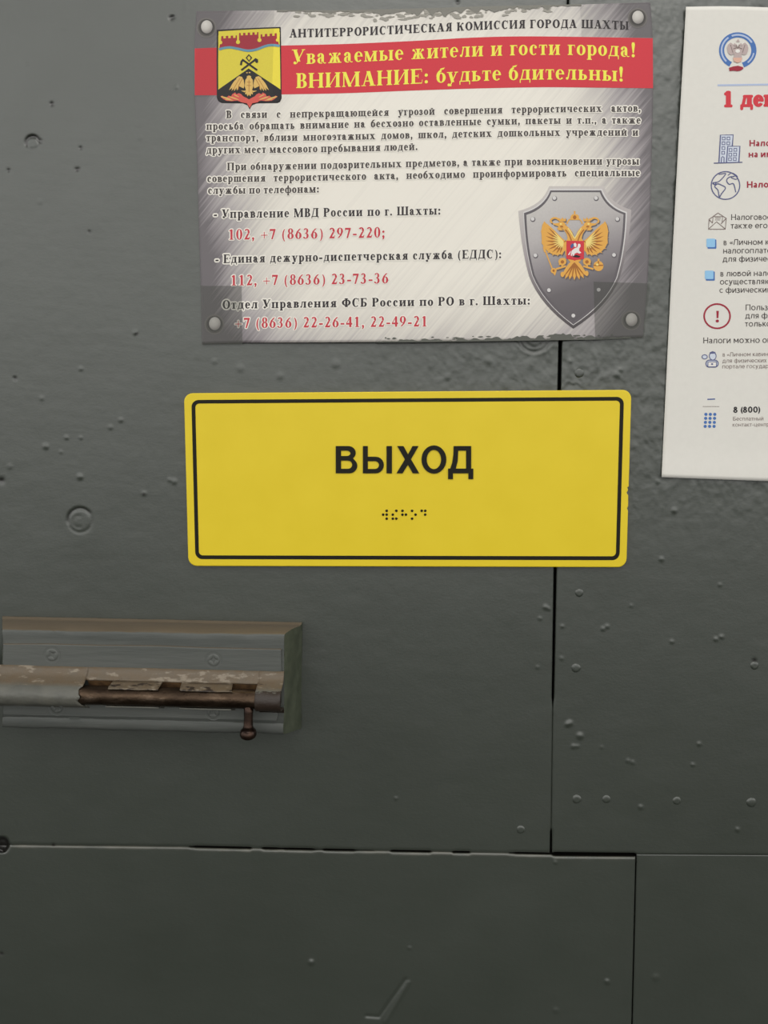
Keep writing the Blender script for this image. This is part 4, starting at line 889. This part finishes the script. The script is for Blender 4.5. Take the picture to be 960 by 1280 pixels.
def sglyph(ch, t):
    """plain sans glyph of stroke width t, cap height 1"""
    up = ch.upper(); cap = ch == up and up != ch.lower(); H = 1.0 if cap else .74; g = G(H, t, t); x = .07; w = .56 if cap else .44; m = (H - t) / 2
    R = g.rect
    def L(k): R(x, 0, x + t, H); g.w = x + k
    def ringo(cx, rx): g.arc(cx, H / 2, rx, H / 2 + .01, t, t)
    def mid(x0, x1, y=None): y = m if y is None else y; R(x0, y, x1, y + t)
    if up in 'НПИЙМШЩЦ':
        R(x, 0, x + t, H); d = w * (1.25 if up in 'МШЩ' else 1); R(x + d, 0, x + d + t, H); g.w = x + d + t + .08
        if up == 'Н': mid(x, x + d)
        elif up == 'П': mid(x, x + d, H - t)
        elif up in 'ИЙ':
            g.diag(x, 0, x + d - t * .2, H, t * 1.25)
            if up == 'Й': g.arc(x + (d + t) / 2, H + .22, .16, .13, t * .8, t * .8, 180, 360)
        elif up == 'М': c = x + (d + t) / 2; g.diag(c - t * .6, H * .25, x, H, t * 1.1); g.diag(c - t * .5, H * .25, x + d - t * .1, H, t * 1.1)
        elif up in 'ШЩ':
            R(x + d / 2, 0, x + d / 2 + t, H); mid(x, x + d, 0)
            if up == 'Щ': R(x + d, 0, x + d + t + .07, t); R(x + d + t * .2 + .06, -.17, x + d + t + .07, t); g.w += .06
        elif up == 'Ц': mid(x, x + d, 0); R(x + d, 0, x + d + t + .07, t); R(x + d + t * .2 + .06, -.17, x + d + t + .07, t); g.w += .06
    elif up == 'Л': d = w; R(x + d, 0, x + d + t, H); R(x + d * .3, H - t, x + d, H); g.diag(x + .02, 0, x + d * .3, H, t); g.w = x + d + t + .08
    elif up == 'Д': d = w; R(x + d, 0, x + d + t, H); R(x + d * .3, H - t, x + d, H); g.diag(x + .06, t, x + d * .3, H, t); R(x - .02, 0, x + d + t + .09, t); R(x - .02, -.17, x - .02 + t, t); R(x + d + .09, -.17, x + d + t + .09, t); g.w = x + d + t + .14
    elif up == 'Г': L(0); R(x, H - t, x + w * .85, H); g.w = x + w * .85 + .05
    elif up == 'Т': d = w * 1.1; R(.04, H - t, .04 + d, H); R(.04 + d / 2 - t / 2, 0, .04 + d / 2 + t / 2, H); g.w = d + .08
    elif up == 'К': L(0); g.diag(x + t * .6, m, x + w * .75, H, t * 1.2); g.diag(x + w * .85, 0, x + t * .9, m + t, t * 1.2); g.w = x + w + .08
    elif up == 'Х': g.diag(.04, 0, .04 + w * .85, H, t * 1.2); g.diag(.04 + w * .85, 0, .04, H, t * 1.2); g.w = w * .85 + t + .1
    elif up == 'Ж':
        c = .42; R(c - t / 2, 0, c + t / 2, H)
        for s in (1, -1):
            for y0, y1 in ((H / 2, H), (H / 2, 0)): g.p.append([(c, y0 + t * .5), (c + s * t * .3, y0 - t * .5), (c + s * .36, y1), (c + s * (.36 - t * 1.2), y1)])
        g.w = .84
    elif up == 'Б': L(0); R(x, H - t, x + w, H); R(x, 0, x + w * .5, t); R(x, .57 - t, x + w * .5, .57); g.arc(x + w * .5, .285, .32, .285, t, t, -90, 90); g.w = x + w * .5 + .38
    elif up in 'ЬЫ':
        L(0); R(x, 0, x + .2, t); R(x, H * .56 - t, x + .2, H * .56); g.arc(x + .2, H * .28, .24, H * .28, t, t, -90, 90); g.w = x + .5
        if up == 'Ы': R(g.w + .04, 0, g.w + .04 + t, H); g.w += .12 + t
    elif ch == 'в': L(0); R(x, 0, x + .22, t); R(x, m, x + .22, m + t); R(x, H - t, x + .2, H); g.arc(x + .21, .19, .22, .19 + t / 2, t, t, -90, 90); g.arc(x + .19, .55, .2, .19, t, t, -90, 90); g.w = x + .5
    elif ch == 'а': g.arc(.27, H - .24, .22, .25, t, t, 0, 150); R(.49 - t, 0, .49, H - .22); g.arc(.26, .21, .22, .22, t, t, 60, 310); R(.26, .43 - t, .47, .43); R(.3, 0, .44, t * .9); g.w = .56
    elif ch == 'о': ringo(.35, .31); g.w = .7
    elif ch == 'с': g.arc(.33, H / 2, .29, H / 2 + .01, t, t, 45, 315); g.w = .6
    elif ch == 'е': g.arc(.34, H / 2, .3, H / 2 + .01, t, t, 0, 320); mid(.08, .64); g.w = .68
    elif ch == 'э': g.arc(.26, H / 2, .29, H / 2 + .01, t, t, -140, 140); mid(.16, .5); g.w = .6
    elif ch == 'р': R(x, -.24, x + t, H); g.arc(x + .3, H / 2, .3, H / 2 + .01, t, t); g.w = x + .65
    elif ch == 'ф': g.arc(.3, H / 2, .26, H / 2, t, t); g.arc(.64, H / 2, .26, H / 2, t, t); R(.47 - t / 2, -.24, .47 + t / 2, 1.0); g.w = .94
    elif ch == 'у': g.diag(.24, .0, .04, H, t * 1.15); g.diag(.14, -.24, .46, H, t * 1.1); R(.04, -.24, .2, -.24 + t); g.w = .64
    elif ch == 'з': g.arc(.2, .55, .22, .2, t, t, -90, 150); g.arc(.2, .19, .25, .19 + t / 2, t, t, -150, 90); R(.12, m, .24, m + t); g.w = .5
    elif ch == 'ч': R(.42, 0, .42 + t, H); R(x, H * .55, x + t, H); g.arc(x + .24, H * .58, .24, .22, t, t, 180, 270); R(x + .22, H * .58 - .22, .44, H * .58 - .22 + t); g.w = .6
    elif ch == 'ю': L(0); mid(x, x + .3); g.arc(x + .5, H / 2, .27, H / 2 + .01, t, t); g.w = x + .82
    elif ch == 'я': R(.4, 0, .4 + t, H); R(.22, H - t, .42, H); R(.22, m - t * .3, .42, m + t * .7); g.arc(.25, (H + m) / 2 - t * .1, .2, (H - m) / 2 + t * .2, t, t, 90, 270); g.diag(.06, 0, .24, m, t * 1.15); g.w = .6
    elif ch == 'б': g.arc(.35, .34, .3, .35, t, t); g.arc(.5, .42, .46, .5, t, t, 100, 180); R(.42, .92 - t, .6, .94); g.w = .7
    elif ch == '8': g.arc(.34, .75, .24, .25, t, t); g.arc(.34, .28, .29, .29, t, t); g.w = .7
    elif ch == '0': g.arc(.35, .5, .31, .51, t, t); g.w = .72
    elif ch == '(': g.arc(.46, .4, .38, .66, t, .02, 120, 240); g.w = .32
    elif ch == ')': g.arc(-.1, .4, .38, .66, t, .02, -60, 60); g.w = .34
    elif ch in '«»':
        s = 1 if ch == '«' else -1
        for k in (0, .2):
            c = .08 + k if s == 1 else .3 + k - .08; g.p.append([(c, .36), (c + s * .16, .56), (c + s * (.16 + t), .56), (c + s * t, .36)]); g.p.append([(c, .36), (c + s * t, .36), (c + s * (.16 + t), .16), (c + s * .16, .16)])
        g.w = .54
    elif ch == '-': R(.06, .3, .36, .3 + t); g.w = .42
    elif ch == ':': R(.06, 0, .06 + t, t); R(.06, .5, .06 + t, .5 + t); g.w = .28
    else: g.w = .3
    return g.p, g.w
def sans(items, name, mat, label=None, t=.11, slope=-.010, xs=1.2):
    """printed sans lettering, its strokes t cap heights wide"""
    polys = []
    for text, x, y, cap in items:
        u0 = 0
        for ch in text:
            P, w = sglyph(ch, t)
            polys += [[(x + (u0 + u) * cap * xs, y - v * cap + slope * (u0 + u) * cap * xs) for u, v in p] for p in P]; u0 += w
    return print_obj(name, polys, lh, mat, leaf, label)
def ring_l(cx, cy, rx, ry, w, a0=0, a1=360, n=32):
    return stroke([(cx + rx * math.cos(math.radians(a0 + (a1 - a0) * k / n)), cy + ry * math.sin(math.radians(a0 + (a1 - a0) * k / n))) for k in range(n + (0 if a1 - a0 == 360 else 1))], w, a1 - a0 == 360)
print_obj('heading_lettering', dilate(layout('1 декабря', [(904, 133), (1030, 131)], 18.4, .06), 1.25), lh, I_red, leaf, 'heavy red heading')
sans([('Налог', 936.2, 182.8, 7.8), ('на имущество', 935.2, 196.6, 7.8), ('Налог', 933, 234.6, 8.0)], 'subheading_lettering', I_burgundy, 'bold red subheadings', .18)
sans([('Налоговое', 913.5, 275, 7.2), ('также его', 913, 285.6, 7.2), ('в «Личном кабинете', 904, 306.3, 7.2), ('налогоплательщика', 903.5, 316.8, 7.2), ('для физических лиц', 903, 327.2, 7.2),
      ('в любой налоговой', 900, 345.4, 7.2), ('осуществляющей', 899.6, 355.6, 7.2), ('с физическими', 899, 366, 7.2), ('Пользователям', 931.6, 387.8, 7.2), ('для физических', 931.2, 398, 7.2), ('только', 930.8, 408.2, 7.2),
      ('Налоги можно оплатить', 878.6, 429.2, 7.4)], 'body_lettering', I_grey, 'grey text lines', .115)
sans([('в «Личном кабинете', 903, 445.6, 5.2), ('для физических', 902.8, 453.4, 5.2), ('портале государственных', 902.5, 460.6, 5.2), ('Бесплатный', 916, 525.8, 4.8), ('контакт-центра', 915.4, 533.2, 4.8)], 'small_lettering', I_brown, 'small grey text lines', .105)
sans([('8 (800)', 916.2, 516, 7.6)], 'phone_lettering', I_soot, 'bold black telephone code', .19)
I_pale = ink('pale_blue_ink', (196, 202, 214))
# round blue seal with a small grey eagle and a red ribbon
def mirc(polys, c): return [[(2 * c - a, b) for a, b in p] for p in polys]
sl = Z(860, 20, 9.6); sz = lambda P: [sl(p) for p in P]
sh_w = [[(590, 400), (560, 370), (530, 330), (510, 318), (480, 345), (470, 380), (475, 420), (490, 455), (520, 470), (560, 450), (590, 460)]]
sh_e = sh_w + mirc(sh_w, 597) + [[(560, 380), (632, 380), (640, 450), (650, 520), (597, 560), (545, 520), (555, 450)]] + stroke([(590, 400), (575, 350), (550, 335)], 26) + stroke([(604, 400), (620, 350), (645, 335)], 26) + [[(580, 310), (590, 285), (600, 278), (612, 285), (620, 310)]]
multi_print('blue_seal', [(sz(ring_l(597, 412, 194, 186, 62, 116, 431)), I_blue), (sz(ring_l(597, 412, 194, 186, 20, 135, 235)), I_softblue), (sz(ring_l(597, 412, 194, 186, 22, 248, 330)), I_softblue), (sz(ring_l(597, 412, 194, 186, 18, 10, 52)), I_softblue),
    (sz([[(492, 622), (540, 605), (600, 596), (660, 612), (664, 632), (630, 655), (590, 662), (545, 655), (498, 660)]]), I_burgundy), (sz(sh_e), I_taupe),
    (sz([[(540, 500), (650, 500), (640, 545), (597, 562), (552, 545)]]), ink('faded_orange_ink', (206, 164, 146))), (sz(stroke([(575, 350), (597, 390), (620, 350)], 12) + stroke([(545, 395), (600, 372), (650, 395)], 9) + stroke([(510, 345), (540, 440)], 7) + stroke([(684, 345), (654, 440)], 7)), I_brown), (sz([ell(597, 420, 28, 22)]), I_white)], lh, leaf, 'round blue seal with grey eagle')
print_obj('rule_line', stroke([(897, 106.6), (960, 105.6), (1240, 103)], 2.3), lh, I_softblue, leaf, 'thin blue rule')
bz = Z(860, 150, 8.533); bq = lambda P: [bz(p) for p in P]
win = []
for x_, y_ in ((381, 197), (432, 197), (379, 248), (430, 248), (378, 300), (375, 350), (454, 320), (505, 318), (451, 370), (502, 368), (448, 418), (499, 416)): win += stroke([(x_ - 15, y_ - 15), (x_ + 15, y_ - 15), (x_ + 15, y_ + 15), (x_ - 15, y_ + 15)], 10, True)
multi_print('building_icon', [(bq([[(345, 162), (482, 160), (472, 278), (420, 280), (410, 455), (330, 455)], [(424, 280), (554, 280), (542, 455), (410, 455)]]), I_pale),
    (bq(stroke([(330, 455), (347, 160), (482, 158), (472, 278)], 13) + stroke([(410, 455), (424, 280), (554, 280), (542, 455)], 13) + stroke([(275, 460), (580, 450)], 11) + win + stroke([(355, 455), (358, 400), (370, 390), (385, 400), (384, 455)], 10)), I_line)], lh, leaf, 'blue line icon of two buildings')
land = stroke(curve([(262, 668), (330, 655), (400, 580), (385, 570), (330, 580)], 5), 10) + stroke(curve([(300, 690), (285, 710), (318, 745), (330, 800), (335, 830), (355, 790), (400, 725), (360, 695), (320, 680), (300, 690)], 5), 11) + stroke(curve([(500, 600), (440, 610), (412, 645), (440, 685), (485, 680), (510, 770)], 5), 11) + stroke(curve([(425, 590), (470, 565), (525, 600), (515, 632), (460, 615)], 5), 9) + stroke(curve([(262, 670), (290, 690), (300, 660)], 4), 14)
multi_print('globe_icon', [(bq(ring_l(400, 698, 152, 148, 12)), I_line), (bq(land), I_line)], lh, leaf, 'blue line icon of a globe')
env = stroke([(218, 1165), (225, 1060), (320, 992), (408, 1048), (398, 1165)], 10, True) + stroke([(222, 1160), (305, 1085), (395, 1160)], 9) + stroke([(225, 1062), (262, 1100)], 9) + stroke([(405, 1052), (352, 1108)], 9) + stroke([(262, 1095), (268, 1030), (370, 1030), (365, 1090)], 9) + stroke([(290, 1045), (350, 1045)], 6) + stroke([(288, 1065), (345, 1065)], 6)
print_obj('envelope_icon', bq(env), lh, I_brown, leaf, 'brown line icon of an open envelope')
for cx, cy in ((889.3, 304.3), (887.3, 344.2)):
    multi_print('bullet_square', [([rrect(cx - 5, cy - 5, cx + 6.2, cy + 6.6, 1.2)], I_blue), ([rrect(cx - 6.2, cy - 6, cx + 4.6, cy + 4.6, 1.2)], I_sky)], lh, leaf)
print_obj('warning_icon', ring_l(896.4, 395.2, 16.2, 15.2, 2.1) + [[(895.4, 388.5), (898.6, 388.5), (898.0, 397.6), (895.8, 397.6)], ell(896.7, 401.2, 2.1, 1.9, 12)], lh, I_burgundy, leaf, 'red exclamation mark in a circle')
pz = Z(860, 400, 8.533); pq = lambda P: [pz(p) for p in P]
multi_print('person_icon', [(pq([ell(262, 385, 38, 44), rrect(195, 425, 320, 500, 40), ell(178, 393, 30, 24)]), I_pale), (pq(ring_l(264, 384, 36, 42, 8) + [[(228, 376), (232, 345), (262, 332), (292, 342), (300, 378), (284, 358), (244, 360)]] + ring_l(178, 393, 28, 22, 9) + stroke(rrect(192, 428, 322, 502, 36), 11, True) + stroke(rrect(212, 446, 304, 500, 8), 8, True)), I_line), (pq([rrect(218, 450, 298, 494, 6)]), I_white), (pq([ell(257, 470, 12, 10)]), I_line)], lh, leaf, 'small blue line icon of a person')
print_obj('dash_mark', stroke([(884.2, 499.2), (893.8, 498.8)], 1.5), lh, I_navy, leaf)
print_obj('keypad_dots', [ell(882.4 - .3 * r + 5.55 * c + (0), 517.9 + 5.0 * r, 2.05, 2.0, 12) for r in range(4) for c in range(3)], lh, I_blue, leaf, 'blue keypad of twelve dots')
print_obj('fine_print_line', [q for k in range(11) for q in stroke([(878.6 + k * 1.9, 508.2), (879.9 + k * 1.9, 508.1)], .8)], lh, I_brown, leaf)
# ------------------------------------------------------------------ wooden block and barrel bolt
HB, HP, HC = .0280, .0296, .0372
blk = empty('mounting_block', tuple(W(190, 912, 0)), 'grey painted wooden block screwed to the door under the barrel bolt', 'block')
prof = [  # y at the left end, y at the right end, x at the right end, height
    (770.2, 777.7, 377.8, -.0005), (770.4, 777.9, 377.6, .0010), (771.6, 779, 377.2, .0022), (773.4, 780.6, 376.6, .0030), (775, 782, 375.5, .0065), (779.5, 786, 366, HB - .009), (785.2, 791.2, 358, HB - .0024), (786.6, 792.5, 356.5, HB - .0011), (788.0, 793.8, 355.7, HB - .0003), (789.6, 795.2, 355.5, HB), (795, 801, 355.5, HB), (801.5, 808, 355.5, HB - .0002),
    (812, 818, 355.5, HB), (840, 846, 355.5, HB), (870, 878, 355, HB), (893.5, 902, 354.5, HB), (895.5, 904.2, 354.3, HB - .0010), (898, 906.3, 354.1, HB - .0004), (905, 913, 354, HB - .0004), (908, 916, 354, HB - .0012),
    (909, 917.4, 355, HB - .003), (907, 915, 363, HB - .014), (902, 910.5, 376.3, .002), (901.5, 910, 376.5, -.0005)]
NL = 130; t = np.linspace(0, 1, NL); rows = []
for k, (yl, yr, xr, hh) in enumerate(prof):
    x = 3.0 + (xr - 3.0) * t; y = yl + (yr - yl) * t
    am = .9 if hh > .005 else .3
    y = y + am * (1.1 * vn(x / 23, np.full_like(x, k * .4), 81) + .5 * vn(x / 6, np.full_like(x, k * .7), 82))
    hv = np.full_like(x, hh) + (.0004 * fbm(x / 40, np.full_like(x, k * .37), 83, 3) if hh > .01 else 0)
    rows.append(W(x, y, hv))
P = np.stack(rows)
body_o = grid_obj('block_body', P, M_block, blk, True)
bv = body_o.modifiers.new('edge', 'EDGE_SPLIT'); bv.split_angle = math.radians(50)
def cap_end(col, name, flip):
    L = P[:, col]; n_ = len(L); s = np.linspace(0, 1, 14)[:, None]; sg = 1 if col else -1
    A = np.stack([L[k] * (1 - s) + L[n_ - 1 - k] * s for k in range(n_ // 2)])
    A[1:, 1:-1, 0] += .0005 * fbm(np.arange(12)[None, :] / 2.0 + A[1:, 1:-1, 1] * 300, A[1:, 1:-1, 1] * 700, 87, 2)
    return grid_obj(name, A[:, ::-1] if flip else A, M_endgrain, blk, True, 'greenish painted end grain')
cap_end(-1, 'end_face', True); cap_end(0, 'end_face', False)

bolt = empty('barrel_bolt', tuple(W(190, 870, HP)), 'worn brown barrel bolt in a grey painted housing on the wooden block', 'bolt')
slab('base_plate', [(3.6, 805.3), (60, 805.2), (120, 806.8), (200, 807.6), (260, 810), (351.5, 811.8), (352, 850), (347, 897), (345, 902), (200, 898), (100, 896.5), (3.6, 894)], HB - .0004, HP, M_block, bolt, .0008, 'thickly painted back plate', 3)
A0, A1 = W(0, 866.0, HC), W(330, 874.3, HC)
EX = (A1 - A0) / np.linalg.norm(A1 - A0); EU = np.array([-EX[2], 0, EX[0]])
def at_px(px): return float((W(px, 866 + .0252 * px, HC) - A0) @ EX)
def cs(a, u, hh):
    """point at distance a along the bolt, u above its axis, at height hh over the door"""
    a, u, hh = np.broadcast_arrays(np.asarray(a, float), u, hh)
    p = A0 + a[..., None] * EX + u[..., None] * EU; p[..., 1] = -hh; return p
RB, RH = .0062, .0074
# housing profile: flange on the plate, fillet, round the barrel, and back to the plate
pf = [(.0165, HP + .0002), (.0140, HP + .0007), (.0118, HP + .0018), (.0100, HP + .0034), (.0086, HP + .0056)]
arc0 = [(RH * math.cos(math.radians(q)), HC + RH * math.sin(math.radians(q))) for q in range(20, 181, 10)]
full = pf[:-1] + [(.0082, HC + .0005)] + arc0 + [(-RH, HC - .003), (-RH - .0006, HP + .0014), (-RH - .0022, HP + .0004), (-RH - .004, HP + .0001)]
hv, hf, hch, hdu = [], [], [], []
def strip(x0, x1, prof_, n, chips, ragged=(0, 0), seed=0, dusty=4):
    global hv, hf, hch, hdu
    b = len(hv); m = len(prof_); u_ = np.array([p[0] for p in prof_]); hh = np.array([p[1] for p in prof_])
    for i in range(n + 1):
        tt = i / n; a = np.full(m, at_px(x0 + (x1 - x0) * tt))
        k = (1 - tt) ** 6 * ragged[0] + tt ** 6 * ragged[1]; a = a + k * .004 * vn(np.arange(m) / 2.3, np.full(m, 1.5), 90 + seed)
        nz = .00035 * fbm(np.full(m, x0 + (x1 - x0) * tt) / 17, np.arange(m) / 3.0, 91, 3)
        pp = cs(a, u_ + nz, hh + nz); hv += [tuple(q) for q in pp]; hch += [chips(j / (m - 1), tt) for j in range(m)]; hdu += [1.0 if j <= dusty else (.45 if j == dusty + 1 else 0) for j in range(m)]
    for i in range(n):
        for j in range(m - 1): q = b + i * m + j; hf.append((q, q + 1, q + m + 1, q + m))
strip(-110, 104.5, full, 60, lambda s, t_: .25 * (s > .3) * (t_ > .9), (0, 1), 1)
lip = pf[:-1] + [(.0089, HP + .0042)]
strip(104.5, 322, lip, 60, lambda s, t_: .30 * (s > .5))
tabp = [(.0089, HP + .0042), (.0080, HP + .0066), (.0070, HC + .0022), (.0064, HC + .0038), (.0060, HC + .0045)]
strip(138, 200, tabp, 14, lambda s, t_: .34 + .1 * s, (1, 1), 2); strip(226, 290, tabp, 14, lambda s, t_: .34 + .1 * s, (1, 1), 3)
strip(321, 352.5, full, 10, lambda s, t_: .30 if s < .24 else (.52 if s < .33 else .85), (0, 0), 4)
low = [(-.0066, HC + .0036), (-.0072, HC + .0020), (-RH, HC), (-RH, HC - .003), (-RH - .0006, HP + .0012), (-RH - .003, HP + .0002)]
strip(134, 200, low, 8, lambda s, t_: .1, dusty=-2); strip(226, 290, low, 8, lambda s, t_: .1, dusty=-2)
hous = mesh_obj('housing', hv, hf, M_housing, bolt, True, 'grey painted sheet housing with open slots'); attr(hous, 'chips', hch); attr(hous, 'dust', hdu)
sm_ = hous.modifiers.new('thickness', 'SOLIDIFY'); sm_.thickness = .0009; sm_.offset = -1
# rusty strip of bare plate behind the slots
q0, q1 = at_px(106), at_px(321)
grid_obj('slot_bed', np.stack([cs(np.linspace(q0, q1, 20), uu, HP + hh_) for uu, hh_ in ((.0102, .0026), (.0086, .0030), (.0070, .0022), (.0040, .0006), (-.006, .0004))]), M_rust, bolt, True, 'rusty bare metal seen in the slots')
# barrel
def tube(name, path_a, rad, mat, uc=0.0, hc=HC, seg=32, noise=.00012, label=None):
    v, f = [], []; n = len(path_a)
    for i, (a, r) in enumerate(zip(path_a, rad)):
        for j in range(seg):
            w_ = 2 * math.pi * j / seg; rr = r + (noise * vn(np.array([a * 900.0]), np.array([j * .8]), 95)[0] if r > 0 else 0)
            v.append(cs(a, uc + rr * math.cos(w_), hc + rr * math.sin(w_)))
    for i in range(n - 1):
        for j in range(seg): f.append((i * seg + j, i * seg + (j + 1) % seg, (i + 1) * seg + (j + 1) % seg, (i + 1) * seg + j))
    f.append(list(range(seg))[::-1]); f.append([(n - 1) * seg + j for j in range(seg)])
    return mesh_obj(name, v, f, mat, bolt, True, label)
aa = list(np.linspace(at_px(60), at_px(347.5), 60)) + [at_px(349), at_px(350)]
tube('barrel', aa, [RB] * 60 + [RB * .96, RB * .85], M_metal, label='browned steel sliding barrel')
# handle: a pin turned down from the barrel, ending in a flattened knob
hx = at_px(311.5)
def lathe_down(name, pts, mat, hmid, seg=24, parent=bolt, label=None):
    """pts: (distance below the axis, radius); revolved about the downward line through hx"""
    v, f = [], []; n = len(pts)
    for d, r in pts:
        for j in range(seg): w_ = 2 * math.pi * j / seg; v.append(cs(hx + r * math.cos(w_), -d, hmid + r * math.sin(w_) + .10 * d))
    for i in range(n - 1):
        for j in range(seg): f.append((i * seg + j, (i + 1) * seg + j, (i + 1) * seg + (j + 1) % seg, i * seg + (j + 1) % seg))
    f.append([(n - 1) * seg + j for j in range(seg)][::-1]); f.append(list(range(seg)))
    return mesh_obj(name, v, f, mat, parent, True, label)
M_knob = None
def knob_metal():
    n = NT('dark_worn_knob_metal'); c = n.ramp(n.noise(220, 4), [(.35, lin(44, 32, 27)), (.65, lin(72, 54, 44))]); n.bump(n.noise(600, 3), .2, .0003)
    return n.set(c, .22, .8, .5)
M_knob = knob_metal()
pin = lathe_down('handle_pin', [(.002, .0030), (.008, .0030), (.013, .0029), (.0165, .0031), (.019, .0038)], M_knob, HC + .0015, label='dark turned-down handle pin')
knob = lathe_down('knob', [(.0178, .0026), (.0184, .0040), (.0194, .0050), (.0208, .0054), (.0224, .0054), (.0238, .0047), (.0247, .0034), (.0250, .0012)], M_knob, HC + .0015, label='flattened knob end')
# screws of the plate
for i, (x_, y_) in enumerate(((65, 818.5), (267, 825), (71, 884), (266.5, 890))):
    c = W(x_, y_, HP); k = (W(x_ + 1, y_, HP) - c)[0]; R = 8.2 * k; v, f = [], []; seg = 28
    ang = .5 + i * 1.1
    prof_ = [(0, -.0009), (.16, -.0009), (.30, .0001), (.55, .0005), (.8, .0004), (.93, .0001), (1.0, -.0004), (1.14, -.0002), (1.3, .0001)]
    for r, hh in prof_:
        for j in range(seg):
            w_ = 2 * math.pi * j / seg; slot = max(0, 1 - min(abs(math.sin(w_ - ang)), abs(math.cos(w_ - ang))) / .3) if .1 < r < .6 else 0
            v.append((c[0] + R * r * math.cos(w_), c[1] - hh + slot * .0007, c[2] + R * r * math.sin(w_)))
    for a in range(len(prof_) - 1):
        for j in range(seg): f.append((a * seg + j, (a + 1) * seg + j, (a + 1) * seg + (j + 1) % seg, a * seg + (j + 1) % seg))
    mesh_obj('screw', v, f, M_block, bolt, True, 'painted-over cross-head screw')
